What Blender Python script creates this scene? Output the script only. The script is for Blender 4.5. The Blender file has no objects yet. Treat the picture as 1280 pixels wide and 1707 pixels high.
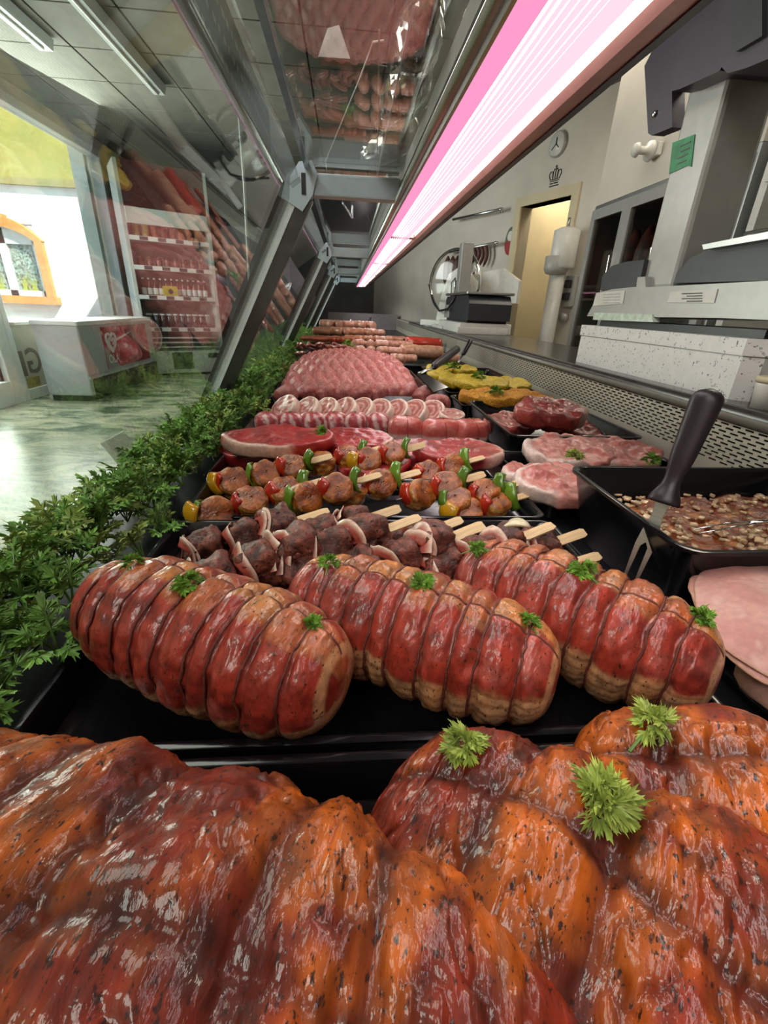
import bpy, math, random
import numpy as np
from mathutils import Vector, Matrix
PI = math.pi
S = bpy.context.scene
COL = S.collection
random.seed(7)

# ------------------------------------------------------------------ camera
FPX = 745.0
_R = None
def _dir(u, v): return np.array([(u-640)/FPX, (v-853.5)/FPX, 1.0])
_Y = _dir(577, 508); _Y /= np.linalg.norm(_Y)
_Z = _dir(572, 2480); _Z -= _Z.dot(_Y)*_Y; _Z = -_Z/np.linalg.norm(_Z)
_X = np.cross(_Y, _Z)
_R = np.array([_X, _Y, _Z])
def gz(u, v, z):            # point of a level plane seen at a photo pixel
    r = _R @ _dir(u, v); return Vector(r*(z/r[2]))
def gx(u, v, x):
    r = _R @ _dir(u, v); return Vector(r*(x/r[0]))
def gy(u, v, y):
    r = _R @ _dir(u, v); return Vector(r*(y/r[1]))
cam_d = bpy.data.cameras.new('camera'); cam = bpy.data.objects.new('camera', cam_d); COL.objects.link(cam)
cam_d.sensor_fit = 'HORIZONTAL'; cam_d.sensor_width = 36; cam_d.lens = 36*FPX/1280
cam_d.clip_start = 0.005; cam_d.clip_end = 100
_M = np.column_stack([_R @ np.array([1, 0, 0]), _R @ np.array([0, -1, 0]), _R @ np.array([0, 0, -1])])
cam.matrix_world = Matrix([list(_M[0])+[0], list(_M[1])+[0], list(_M[2])+[0], [0, 0, 0, 1]])
S.camera = cam

# ------------------------------------------------------------------ light
W = bpy.data.worlds.new('world'); S.world = W; W.use_nodes = True
bg = W.node_tree.nodes['Background']; bg.inputs[0].default_value = (.72, .83, 1, 1); bg.inputs[1].default_value = 1.6
sun_d = bpy.data.lights.new('sun', 'SUN'); sun = bpy.data.objects.new('sun', sun_d); COL.objects.link(sun)
sun_d.energy = 11; sun_d.angle = .01; sun_d.color = (1, .95, .85)
sun.rotation_euler = Vector((-.62, .45, -.75)).to_track_quat('-Z', 'Y').to_euler()
def area(name, loc, direction, sx, sy, power, color):
    d = bpy.data.lights.new(name, 'AREA'); d.shape = 'RECTANGLE'; d.size = sx; d.size_y = sy; d.energy = power; d.color = color
    o = bpy.data.objects.new(name, d); COL.objects.link(o); o.location = loc
    o.rotation_euler = Vector(direction).to_track_quat('-Z', 'Z').to_euler(); return o
# daylight entering through the shop window and ceiling lights, one of them added as fill
area('window_daylight', (-3.1, 5.2, .75), (1, -.25, -.25), 4.4, 1.7, 190, (.97, 1, .93))
area('ceiling_and_fill_light', (-1.0, 1.2, 1.74), (0, 0, -1), 1.2, 1.2, 26, (1, .97, .9))
area('ceiling_and_fill_light', (-1.2, -1.3, 1.74), (0, 0, -1), 1.2, 1.2, 40, (1, .97, .9))  # unseen lamp behind the camera, added to brighten surfaces facing it
area('kitchen_panel_light', (2.0, 2.6, 1.72), (0, 0, -1), 1.0, 2.4, 75, (1, .90, .76))
S.view_settings.view_transform = 'Standard'; S.view_settings.look = 'None'
S.view_settings.exposure = 0.25; S.view_settings.gamma = 1; S.view_settings.use_curve_mapping = False
S.cycles.use_denoising = True; S.cycles.max_bounces = 8; S.cycles.transparent_max_bounces = 24
S.cycles.caustics_reflective = False; S.cycles.caustics_refractive = False
S.cycles.sample_clamp_indirect = 6

# ------------------------------------------------------------------ helpers
def hsh(ix, iy, iz, seed):
    n = (ix*374761393 + iy*668265263 + iz*2147483647 + seed*1274126177) & 0xffffffff
    n = ((n ^ (n >> 13))*1274126177) & 0xffffffff
    n = (n ^ (n >> 16)) & 0xffff
    return n/32767.5-1.0
def vn(P, sc=1.0, seed=0):
    P = np.asarray(P, float)*sc
    i = np.floor(P).astype(np.int64); f = P-i; f = f*f*(3-2*f)
    x, y, z = i[..., 0], i[..., 1], i[..., 2]; u, v, w = f[..., 0], f[..., 1], f[..., 2]
    def L(a, b, t): return a+(b-a)*t
    return L(L(L(hsh(x, y, z, seed), hsh(x+1, y, z, seed), u), L(hsh(x, y+1, z, seed), hsh(x+1, y+1, z, seed), u), v),
             L(L(hsh(x, y, z+1, seed), hsh(x+1, y, z+1, seed), u), L(hsh(x, y+1, z+1, seed), hsh(x+1, y+1, z+1, seed), u), v), w)
def fbm(P, sc=1.0, seed=0, oc=4):
    P = np.asarray(P, float); r = 0; a = .5
    for k in range(oc): r = r+a*vn(P, sc, seed+k*17); sc *= 2.03; a *= .5
    return r
def sst(a, b, x): t = np.clip((x-a)/(b-a), 0, 1); return t*t*(3-2*t)
def mix(a, b, t):
    a = np.asarray(a, float); b = np.asarray(b, float); t = np.asarray(t)[..., None]; return a*(1-t)+b*t

def lin(h):
    h = h.lstrip('#'); c = [int(h[i:i+2], 16)/255 for i in (0, 2, 4)]
    return tuple(x/12.92 if x < .04045 else ((x+.055)/1.055)**2.4 for x in c)

class MB:
    def __init__(s): s.v = []; s.f = []; s.m = []; s.mi = 0
    def add(s, vs, fs):
        o = len(s.v); s.v += [tuple(p) for p in vs]; s.f += [tuple(i+o for i in f) for f in fs]; s.m += [s.mi]*len(fs); return s
    def box(s, x0, x1, y0, y1, z0, z1, bev=0.0, M=None):
        if bev <= 0:
            vs = [(x, y, z) for z in (z0, z1) for y in (y0, y1) for x in (x0, x1)]
            fs = [(0, 2, 3, 1), (4, 5, 7, 6), (0, 1, 5, 4), (2, 6, 7, 3), (0, 4, 6, 2), (1, 3, 7, 5)]
        else:
            b = min(bev, (x1-x0)*.49, (y1-y0)*.49, (z1-z0)*.49); c = b*.3
            def ring(ins, z):
                a, d = x0+ins, x1-ins; e, f = y0+ins, y1-ins; q = b
                return [(a+q, e, z), (d-q, e, z), (d-q*.3, e+q*.3, z), (d, e+q, z), (d, f-q, z), (d-q*.3, f-q*.3, z), (d-q, f, z), (a+q, f, z), (a+q*.3, f-q*.3, z), (a, f-q, z), (a, e+q, z), (a+q*.3, e+q*.3, z)]
            lv = [(b*.55, z0), (c*.35, z0+c), (0, z0+b), (0, z1-b), (c*.35, z1-c), (b*.55, z1)]
            vs = []
            for ins, z in lv: vs += ring(ins, z)
            n = 12; fs = [tuple(range(n-1, -1, -1)), tuple(range(5*n, 6*n))]
            for k in range(5):
                for j in range(n): fs.append((k*n+j, k*n+(j+1) % n, (k+1)*n+(j+1) % n, (k+1)*n+j))
        if M is not None: vs = [tuple(M @ Vector(p)) for p in vs]
        return s.add(vs, fs)
    def tube(s, pts, r, n=8, cap=True, flat=None):
        pts = [Vector(p) for p in pts]; N = len(pts); rs = r if hasattr(r, '__len__') else [r]*N
        t0 = (pts[1]-pts[0]).normalized(); up = Vector((0, 0, 1)) if abs(t0.z) < .9 else Vector((1, 0, 0))
        a = t0.cross(up).normalized(); vs = []; fs = []
        for i in range(N):
            t = (pts[min(i+1, N-1)]-pts[max(i-1, 0)])
            if t.length < 1e-9: t = t0
            t.normalize(); a = (a-t*a.dot(t)).normalized(); b = a.cross(t)
            for j in range(n):
                an = 2*PI*j/n; fl = flat if flat else 1
                vs.append(pts[i]+(a*math.cos(an)+b*math.sin(an)*fl)*rs[i])
        for i in range(N-1):
            for j in range(n): fs.append((i*n+j, i*n+(j+1) % n, (i+1)*n+(j+1) % n, (i+1)*n+j))
        if cap: fs += [tuple(range(n-1, -1, -1)), tuple(range((N-1)*n, N*n))]
        return s.add(vs, fs)
    def lathe(s, prof, n=24, M=None, cap=True):
        vs = []; fs = []
        for r, z in prof:
            for j in range(n): vs.append((r*math.cos(2*PI*j/n), r*math.sin(2*PI*j/n), z))
        for i in range(len(prof)-1):
            for j in range(n): fs.append((i*n+j, i*n+(j+1) % n, (i+1)*n+(j+1) % n, (i+1)*n+j))
        if cap: fs += [tuple(range(n-1, -1, -1)), tuple(range((len(prof)-1)*n, len(prof)*n))]
        if M is not None: vs = [tuple(M @ Vector(p)) for p in vs]
        return s.add(vs, fs)
    def prism(s, poly, a, b, axis='y', M=None):   # polygon extruded between a and b along an axis
        n = len(poly)
        def P(p, t): return {'y': (p[0], t, p[1]), 'x': (t, p[0], p[1]), 'z': (p[0], p[1], t)}[axis]
        vs = [P(p, a) for p in poly]+[P(p, b) for p in poly]
        fs = [tuple(range(n-1, -1, -1)), tuple(range(n, 2*n))]+[(i, (i+1) % n, n+(i+1) % n, n+i) for i in range(n)]
        if M is not None: vs = [tuple(M @ Vector(p)) for p in vs]
        return s.add(vs, fs)
    def build(s, name, mat, parent=None, smooth=False, loc=None):
        return mesh(name, s.v, s.f, mat, parent, smooth, loc=loc, mi=s.m)

def mesh(name, vs, fs, mat, parent=None, smooth=True, col=None, loc=None, mi=None):
    me = bpy.data.meshes.new(name)
    me.from_pydata([tuple(p) for p in vs] if not isinstance(vs, np.ndarray) else vs.tolist(), [], fs if not isinstance(fs, np.ndarray) else fs.tolist())
    ms = mat if isinstance(mat, (list, tuple)) else [mat]
    for m in ms: me.materials.append(m)
    if smooth is True: me.polygons.foreach_set('use_smooth', [True]*len(me.polygons))
    elif smooth:
        me.polygons.foreach_set('use_smooth', [True]*len(me.polygons)); me.set_sharp_from_angle(angle=smooth)
    if mi is not None and len(ms) > 1: me.polygons.foreach_set('material_index', mi)
    if col is not None:
        c = np.ones((len(me.vertices), 4)); c[:, :3] = np.clip(col, 0, 1)
        at = me.color_attributes.new('Col', 'FLOAT_COLOR', 'POINT'); at.data.foreach_set('color', c.ravel())
    me.update()
    o = bpy.data.objects.new(name, me); COL.objects.link(o)
    if parent: o.parent = parent
    if loc is not None: o.location = loc
    return o
def tag(o, label, cat, group=None):
    o['label'] = label; o['category'] = cat
    if group: o['group'] = group
    return o
def struct(o, label=None):
    o['kind'] = 'structure'
    if label: o['label'] = label
    return o
def thing(name, label, cat, loc=(0, 0, 0), rz=0, group=None):
    o = bpy.data.objects.new(name, None); COL.objects.link(o); o.location = loc; o.rotation_euler = (0, 0, rz); o.empty_display_size = .02
    return tag(o, label, cat, group)
def inst(src, name, parent=None, loc=(0, 0, 0), rot=(0, 0, 0), sc=1):
    o = bpy.data.objects.new(name, src.data if hasattr(src, 'data') else src); COL.objects.link(o)
    if parent: o.parent = parent
    o.location = loc; o.rotation_euler = rot; o.scale = (sc, sc, sc) if not hasattr(sc, '__len__') else sc
    return o
ORD = ['first', 'second', 'third', 'fourth', 'fifth', 'sixth', 'seventh', 'eighth', 'ninth', 'tenth', 'eleventh', 'twelfth', 'thirteenth', 'fourteenth', 'fifteenth', 'sixteenth']

# ------------------------------------------------------------------ materials
def mat(name, color=(.5, .5, .5), rough=.5, metal=0, var=.08, vscale=30, bump=0, bscale=200, coat=0, attr=False, specks=None, sub=0, trans=0, emit=None, estr=0, ior=None, spec=None, stretch=None, crough=.08):
    m = bpy.data.materials.new(name); m.use_nodes = True; nt = m.node_tree; b = nt.nodes['Principled BSDF']; lk = nt.links.new
    tc = nt.nodes.new('ShaderNodeTexCoord'); vec = tc.outputs['Object']
    if stretch:
        mp = nt.nodes.new('ShaderNodeMapping'); mp.inputs['Scale'].default_value = stretch; lk(vec, mp.inputs[0]); vec = mp.outputs[0]
    if attr:
        a = nt.nodes.new('ShaderNodeAttribute'); a.attribute_name = 'Col'; src = a.outputs['Color']
    else:
        r = nt.nodes.new('ShaderNodeRGB'); r.outputs[0].default_value = (*color, 1); src = r.outputs[0]
    if var > 0:
        n = nt.nodes.new('ShaderNodeTexNoise'); n.inputs['Scale'].default_value = vscale; n.inputs['Detail'].default_value = 5; lk(vec, n.inputs['Vector'])
        mr = nt.nodes.new('ShaderNodeMapRange'); mr.inputs[1].default_value = .3; mr.inputs[2].default_value = .7; mr.inputs[3].default_value = 1-var*2; mr.inputs[4].default_value = 1+var; lk(n.outputs[0], mr.inputs[0])
        mx = nt.nodes.new('ShaderNodeMix'); mx.data_type = 'RGBA'; mx.blend_type = 'MULTIPLY'; mx.inputs[0].default_value = 1; lk(src, mx.inputs[6]); lk(mr.outputs[0], mx.inputs[7]); src = mx.outputs[2]
    for sp in (specks or []):
        scol, ssc, lo, hi = sp
        n = nt.nodes.new('ShaderNodeTexNoise'); n.inputs['Scale'].default_value = ssc; n.inputs['Detail'].default_value = 3; n.inputs['Roughness'].default_value = .6; lk(vec, n.inputs['Vector'])
        mr = nt.nodes.new('ShaderNodeMapRange'); mr.inputs[1].default_value = lo; mr.inputs[2].default_value = hi; lk(n.outputs[0], mr.inputs[0])
        mx = nt.nodes.new('ShaderNodeMix'); mx.data_type = 'RGBA'; lk(mr.outputs[0], mx.inputs[0]); lk(src, mx.inputs[6]); mx.inputs[7].default_value = (*scol, 1); src = mx.outputs[2]
    lk(src, b.inputs['Base Color']); b.inputs['Roughness'].default_value = rough; b.inputs['Metallic'].default_value = metal
    if bump:
        n = nt.nodes.new('ShaderNodeTexNoise'); n.inputs['Scale'].default_value = bscale; n.inputs['Detail'].default_value = 4; lk(vec, n.inputs['Vector'])
        bp = nt.nodes.new('ShaderNodeBump'); bp.inputs['Strength'].default_value = min(1, bump); bp.inputs['Distance'].default_value = .002; lk(n.outputs[0], bp.inputs['Height']); lk(bp.outputs[0], b.inputs['Normal'])
        if coat: lk(bp.outputs[0], b.inputs['Coat Normal'])
    b.inputs['Coat Weight'].default_value = coat; b.inputs['Coat Roughness'].default_value = crough
    if sub: b.inputs['Subsurface Weight'].default_value = sub; b.inputs['Subsurface Radius'].default_value = (.008, .003, .002); b.inputs['Subsurface Scale'].default_value = 1
    if trans: b.inputs['Transmission Weight'].default_value = trans
    if ior: b.inputs['IOR'].default_value = ior
    if spec is not None: b.inputs['Specular IOR Level'].default_value = spec
    if emit: b.inputs['Emission Color'].default_value = (*emit, 1); b.inputs['Emission Strength'].default_value = estr
    return m
def glassmat(name, tint=(.93, .98, .95), f0=.05, rough=0.0):
    m = bpy.data.materials.new(name); m.use_nodes = True; nt = m.node_tree; nt.nodes.clear(); lk = nt.links.new
    out = nt.nodes.new('ShaderNodeOutputMaterial'); mx = nt.nodes.new('ShaderNodeMixShader'); t = nt.nodes.new('ShaderNodeBsdfTransparent'); g = nt.nodes.new('ShaderNodeBsdfGlossy')
    t.inputs[0].default_value = (*tint, 1); g.inputs[0].default_value = (1, 1, 1, 1); g.inputs['Roughness'].default_value = rough
    lw = nt.nodes.new('ShaderNodeLayerWeight'); lw.inputs[0].default_value = .5
    pw = nt.nodes.new('ShaderNodeMath'); pw.operation = 'POWER'; pw.inputs[1].default_value = 5; lk(lw.outputs['Facing'], pw.inputs[0])
    mr = nt.nodes.new('ShaderNodeMapRange'); mr.inputs[3].default_value = f0; mr.inputs[4].default_value = .95; lk(pw.outputs[0], mr.inputs[0])
    lk(mr.outputs[0], mx.inputs[0]); lk(t.outputs[0], mx.inputs[1]); lk(g.outputs[0], mx.inputs[2]); lk(mx.outputs[0], out.inputs[0])
    return m
def emitmat(name, col, st):
    m = bpy.data.materials.new(name); m.use_nodes = True; nt = m.node_tree; nt.nodes.clear()
    e = nt.nodes.new('ShaderNodeEmission'); e.inputs[0].default_value = (*col, 1); e.inputs[1].default_value = st
    o = nt.nodes.new('ShaderNodeOutputMaterial'); nt.links.new(e.outputs[0], o.inputs[0]); return m

M = {}
M['black_tray'] = mat('black_melamine', (.006, .006, .008), .16, var=.1, vscale=8, bump=.04, bscale=60)
M['deck'] = mat('dark_deck', (.01, .01, .012), .3, var=.1)
M['steel'] = mat('brushed_steel', (.55, .56, .55), .32, 1, var=.08, vscale=20, stretch=(1, 30, 30))
M['chrome'] = mat('chrome', (.75, .78, .8), .08, 1, var=.03)
M['alu'] = mat('satin_aluminium', (.62, .66, .68), .28, 1, var=.05)
M['darkmetal'] = mat('dark_polished_metal', (.10, .10, .105), .14, .85, var=.1)
M['counter'] = mat('dark_worktop', (.055, .052, .048), .22, var=.15, vscale=25)
M['white_plastic'] = mat('white_plastic', (.72, .71, .66), .35, var=.04)
M['grey_plastic'] = mat('anthracite_plastic', (.035, .038, .045), .38, var=.06)
M['lilac_plastic'] = mat('dark_violet_plastic', (.045, .036, .055), .4, var=.06)
M['silver_plastic'] = mat('silver_painted', (.42, .42, .40), .34, .25, var=.04)
M['black_rubber'] = mat('black_rubber', (.012, .010, .013), .35, var=.1, bump=.1, bscale=400)
M['wall'] = mat('painted_plaster_wall', (.66, .61, .53), .75, var=.05, vscale=3, bump=.05, bscale=80)
M['cream'] = mat('cream_paint', (.66, .57, .38), .6, var=.05, vscale=3)
M['ceiling'] = mat('grey_ceiling_tile', (.21, .21, .175), .8, var=.08, vscale=6, bump=.06, bscale=120)
M['ceil_bar'] = mat('ceiling_bar', (.10, .10, .09), .6, var=.05)
M['white_frame'] = mat('white_upvc', (.70, .73, .72), .4, var=.03)
M['glass'] = glassmat('counter_glass', (.94, .975, .95), .075)
M['shelf_glass'] = glassmat('top_glass', (.95, .97, .955), .10)
M['win_glass'] = glassmat('window_glass', (.95, .98, .96), .03)
M['clear_plastic'] = glassmat('clear_plastic_guard', (.97, .97, .95), .05, .1)
M['bamboo'] = mat('bamboo', (.72, .50, .27), .5, var=.12, vscale=15, stretch=(1, 14, 14))
# ================================================================== room
FZ = -1.0; CZ = 1.8; WX = -3.2
def stone_floor():
    m = bpy.data.materials.new('veined_stone_floor'); m.use_nodes = True; nt = m.node_tree; b = nt.nodes['Principled BSDF']; lk = nt.links.new
    tc = nt.nodes.new('ShaderNodeTexCoord'); mp = nt.nodes.new('ShaderNodeMapping'); mp.inputs['Scale'].default_value = (1.3, 2.8, 1); mp.inputs['Rotation'].default_value = (0, 0, .5); lk(tc.outputs['Object'], mp.inputs[0])
    n = nt.nodes.new('ShaderNodeTexNoise'); n.inputs['Scale'].default_value = 1.6; n.inputs['Detail'].default_value = 9; n.inputs['Roughness'].default_value = .62; n.inputs['Distortion'].default_value = 1.4; lk(mp.outputs[0], n.inputs['Vector'])
    cr = nt.nodes.new('ShaderNodeValToRGB'); e = cr.color_ramp; e.elements[0].position = .38; e.elements[0].color = (.06, .085, .06, 1); e.elements[1].position = .66; e.elements[1].color = (.62, .58, .43, 1)
    x = e.elements.new(.47); x.color = (.22, .26, .19, 1); x = e.elements.new(.53); x.color = (.42, .42, .31, 1)
    lk(n.outputs[0], cr.inputs[0]); lk(cr.outputs[0], b.inputs['Base Color']); b.inputs['Roughness'].default_value = .28
    return m
M['floor'] = stone_floor()
o = MB().box(-3.4, 4.2, -2.5, 11, FZ-.1, FZ).build('floor', M['floor']); struct(o, 'polished green and cream veined stone shop floor')
# ceiling: bars with tiles
ceil = MB().box(-3.4, 4.2, -2.5, 11, CZ+.02, CZ+.12).build('ceiling', M['ceil_bar']); struct(ceil, 'suspended ceiling of grey square tiles')
tile_me = None
for i in range(11):
    for j in range(17):
        x = -3.15+i*.63; y = -1.6+j*.63
        if (i, j) in ((3, 8),): continue
        if tile_me is None:
            tile_me = MB().box(-.307, .307, -.307, .307, 0, .03, .004).build('ceiling_tile', M['ceiling'], ceil, loc=(x, y, CZ)); LT = None
        else: inst(tile_me, 'ceiling_tile', ceil, (x, y, CZ))
# louvre luminaire in the ceiling
lv = thing('louvre_luminaire', 'square ceiling light with pale blue louvre cells', 'ceiling light', (-3.15+3*.63, -1.6+8*.63, CZ))
MB().box(-.3, .3, -.3, .3, .045, .055).build('diffuser', emitmat('tube_glow', (.75, .9, 1), 1.5), lv)
mb = MB()
for s in (-1, 1): mb.box(-.31, .31, s*.3-.01, s*.3+.01, -.005, .04); mb.box(s*.3-.01, s*.3+.01, -.29, .29, -.005, .04)
mb.build('frame', M['white_frame'], lv)
M['louvre'] = mat('mirror_louvre', (.6, .66, .7), .15, .9, var=.03)
for k in range(4):
    t = -.18+k*.12; MB().prism([(t-.012, .0), (t+.012, .0), (t+.003, .04), (t-.003, .04)], -.29, .29, 'x').build('long_louvre', M['louvre'], lv)
bl = None
for k in range(9):
    t = -.24+k*.06
    if bl is None: bl = MB().prism([(-.008, .002), (.008, .002), (.002, .04), (-.002, .04)], -.29, .29, 'y').build('cross_louvre', M['louvre'], lv, loc=(t, 0, 0))
    else: inst(bl, 'cross_louvre', lv, (t, 0, 0))

# left wall with the shop window and the door
wl = MB().box(WX-.2, WX, -2.5, 3.6, FZ, CZ).box(WX-.2, WX, 7.5, 11, FZ, CZ).box(WX-.2, WX, 3.6, 7.5, 1.69, CZ).build('wall_left', M['wall']); struct(wl)
M['sill'] = mat('sill_white', (.75, .76, .70), .4, var=.04)
lowp = MB().box(WX-.12, WX-.02, 4.86, 7.42, FZ+.1, -.29).build('window_parapet', mat('pale_parapet', (.55, .53, .42), .55, var=.06, vscale=3)); struct(lowp)
MB().box(WX-.15, WX+.06, 4.86, 7.42, -.30, -.27, .008).build('sill', M['sill'], lowp)
win = MB().box(WX-.12, WX+.02, 7.42, 7.5, FZ, 1.69, .01).box(WX-.12, WX+.02, 4.78, 4.86, FZ, 1.69, .01).box(WX-.12, WX+.02, 4.86, 7.42, 1.6, 1.69, .01).box(WX-.12, WX+.02, 4.86, 7.42, FZ, FZ+.1, .01)
win = win.build('window_1', M['white_frame']); struct(win, 'large shop window with white frame')
MB().box(WX-.07, WX-.06, 4.86, 7.42, -.27, 1.6).build('pane', M['win_glass'], win)
# mirrored lettering on the parapet glass
def text_mesh(name, body, size, mat_, parent, mw, mirror=False, extrude=.001, bold=True):
    cu = bpy.data.curves.new(name, 'FONT'); cu.body = body; cu.size = size; cu.extrude = extrude; cu.align_x = 'CENTER'; cu.align_y = 'CENTER'
    if bold: cu.offset = size*.012
    t = bpy.data.objects.new(name, cu); COL.objects.link(t)
    dg = bpy.context.evaluated_depsgraph_get(); me = bpy.data.meshes.new_from_object(t.evaluated_get(dg))
    bpy.data.objects.remove(t)
    if mirror: me.transform(Matrix.Diagonal((-1, 1, 1, 1))); me.flip_normals()
    me.materials.clear(); me.materials.append(mat_)
    o = bpy.data.objects.new(name, me); COL.objects.link(o)
    if parent: o.parent = parent
    o.matrix_local = mw; return o
def frame_mat(loc, xdir, zdir):       # text plane: x along xdir, y along zdir
    x = Vector(xdir).normalized(); y = Vector(zdir); y = (y-x*y.dot(x)).normalized(); z = x.cross(y)
    return Matrix(((x.x, y.x, z.x, loc[0]), (x.y, y.y, z.y, loc[1]), (x.z, y.z, z.z, loc[2]), (0, 0, 0, 1)))
M['letter'] = mat('faded_brown_lettering', (.22, .19, .15), .6, var=.05)
text_mesh('lettering', 'AG', .34, M['letter'], lowp, frame_mat((WX-.018, 5.23, -.66), (0, 1, 0), (0, 0, 1)), True)
MB().box(WX-.019, WX-.016, 4.88, 4.97, -.78, -.54).build('lettering_block', M['letter'], lowp)
MB().box(WX-.019, WX-.015, 4.93, 5.13, -.95, -.80).build('yellow_pane', mat('yellowed_pane', (.45, .36, .10), .4, var=.25, vscale=12), lowp)
dr = MB().box(WX-.08, WX+.03, 4.62, 4.76, FZ, 1.6, .01).box(WX-.08, WX+.03, 3.62, 3.76, FZ, 1.6, .01).box(WX-.08, WX+.03, 3.76, 4.62, FZ, FZ+.22, .01).box(WX-.08, WX+.03, 3.76, 4.62, 1.5, 1.6, .01)
dr = dr.build('door_1', M['white_frame']); struct(dr, 'white framed glass shop door')
MB().box(WX-.04, WX-.03, 3.76, 4.62, FZ+.22, 1.5).build('pane', M['win_glass'], dr)
MB().box(WX-.05, WX-.02, 4.585, 4.62, FZ+.22, 1.5).build('gasket', M['black_rubber'], dr)
MB().tube([(WX+.03, 4.66, .0), (WX+.07, 4.66, 0), (WX+.07, 4.56, 0)], .01, 8).build('door_handle', M['alu'], dr, True)
# far wall of the shop, wall behind the camera, kitchen walls
M['dark_wall'] = mat('dim_back_wall', (.10, .10, .10), .7, var=.1, vscale=4)
struct(MB().box(-3.4, 1.4, 9.3, 9.5, FZ, CZ).build('wall_far', M['dark_wall']))
struct(MB().box(-3.4, 4.2, -2.7, -2.5, FZ, CZ).build('wall_near', M['wall']))
struct(MB().box(4.0, 4.2, -2.5, 4, FZ, CZ).build('wall_right', M['wall']))
# oblique kitchen wall with a door opening; local x runs along the wall toward the camera
A = gz(870, 345, 1.05); B = gz(955, 325, 1.05); wd = Vector((B.x-A.x, B.y-A.y, 0)); wd_len = wd.length; wd.normalize(); wn = Vector((wd.y, -wd.x, 0))
if wn.dot(Vector((-1, -1, 0))) < 0: wn = -wn
def KW(s, z, d=0): return Vector((A.x, A.y, 0))+wd*s+wn*d+Vector((0, 0, z))       # s along wall from the door's far jamb, d toward the room
def kwall_at(u, v, d=0):      # point of the wall plane at a photo pixel
    r = Vector(_R @ _dir(u, v)); p0 = KW(0, 0, d); t = p0.dot(wn)/r.dot(wn); return r*t
KM = Matrix(((wd.x, -wn.x, 0, A.x), (wd.y, -wn.y, 0, A.y), (0, 0, 1, 0), (0, 0, 0, 1)))   # local: x along, y into the wall, z up
wk = MB().box(-4.2, 0, 0, .15, FZ, CZ, M=KM).box(wd_len, 6.5, 0, .15, FZ, CZ, M=KM).box(0, wd_len, 0, .15, 1.05, CZ, M=KM).build('wall_kitchen', M['wall']); struct(wk)
dk = MB().box(-.09, 0, -.02, .15, FZ, 1.14, M=KM).box(wd_len, wd_len+.09, -.02, .15, FZ, 1.14, M=KM).box(0, wd_len, -.02, .15, 1.05, 1.14, M=KM).build('door_2', M['cream']); struct(dk, 'kitchen doorway with cream painted jambs')
struct(MB().box(-.8, 2.2, .8, .9, FZ, CZ, M=KM).box(-.12, -.02, .16, .8, FZ, CZ, M=KM).build('wall_passage', M['cream']))

_pl = KM @ Vector((.35, .5, CZ-.08)); area('passage_light', _pl, (0, 0, -1), .5, .4, 16, (1, .92, .75))
# outside: street house
M['street'] = mat('street_paving', (.32, .31, .29), .9, var=.1, vscale=4)
struct(MB().box(-16, -3.4, 2, 16, FZ-.25, FZ-.12).build('pavement', M['street']))
hs = thing('street_house', 'white and yellow house with an orange framed arched window outside', 'building', (-6.5, 10.5, FZ-.12))
M['facade_w'] = mat('white_render', (.85, .85, .82), .9, var=.04, vscale=2, bump=.1, bscale=60)
M['facade_y'] = mat('yellow_render', (.36, .33, .08), .9, var=.05, vscale=2)
M['orange'] = mat('orange_stone', (.62, .27, .07), .8, var=.08, vscale=5)
HY = 10.5
def hp(u, v, dy=0): p = gy(u, v, HY+dy); return (p.x+6.5, dy, p.z-FZ+.12)
zb = hp(90, 308)[2]
xl, xr = -6, 3.2
c0 = hp(12, 440); wtop = hp(12, 400)[2]; wbot = hp(12, 492)[2]
rx = hp(72, 450)[0]; hw = rx-c0[0]; cx = c0[0]
def wall_piece(name, x0, x1, z0, z1, m, dy0=0, dy1=.3): return MB().box(x0, x1, dy0, dy1, z0, z1).build(name, m, hs)
wall_piece('wall', xl, cx-hw, 0, zb, M['facade_w']); wall_piece('wall', cx+hw, xr, 0, zb, M['facade_w'])
wall_piece('wall', cx-hw, cx+hw, 0, wbot, M['facade_w']); wall_piece('wall', cx-hw, cx+hw, wtop+.28, zb, M['facade_w'])
wall_piece('upper_wall', xl, xr, zb+.06, zb+4.5, M['facade_y']); wall_piece('moulding', xl, xr, zb-.04, zb+.07, mat('moulding', (.30, .27, .10), .9), -.08)
def arch(cx, hw, z, rise, n=14): return [(cx-hw+2*hw*i/n, z+rise*(1-(2*i/n-1)**2)) for i in range(n+1)]
ai = arch(cx, hw, wtop, .22); ao = arch(cx, hw+.16, wtop, .40)
for i in range(14):
    a, b, c, d = ai[i], ai[i+1], ao[i+1], ao[i]
for seg in ((0, 5), (5, 9), (9, 14)):
    poly = [ao[i] for i in range(seg[0], seg[1]+1)]+[ai[i] for i in range(seg[1], seg[0]-1, -1)]
    k = .04 if seg[0] == 5 else 0
    MB().prism([(p[0], p[1]+(k if q < len(poly)/2 else 0)) for q, p in enumerate(poly)], -.1-k, .05).build('arch_stone', M['orange'], hs)
for s in (-1, 1):
    x0 = cx+s*hw; x1 = cx+s*(hw+.14); MB().box(min(x0, x1), max(x0, x1), -.1, .05, wbot, wtop).build('jamb', M['orange'], hs)
MB().box(cx-hw-.2, cx+hw+.2, -.16, .05, wbot-.14, wbot).build('sill', M['orange'], hs)
wf = MB().box(cx-hw, cx+hw, 0, .06, wbot, wbot+.1).box(cx-.07, cx+.07, 0, .06, wbot, wtop+.2)
for s in (-1, 1): x0 = cx+s*hw; x1 = cx+s*(hw-.09); wf.box(min(x0, x1), max(x0, x1), 0, .06, wbot, wtop)
wf.prism([(cx-hw, wtop-.06)]+[(p[0], p[1]) for p in ai]+[(cx+hw, wtop-.06)], 0, .06)
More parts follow.
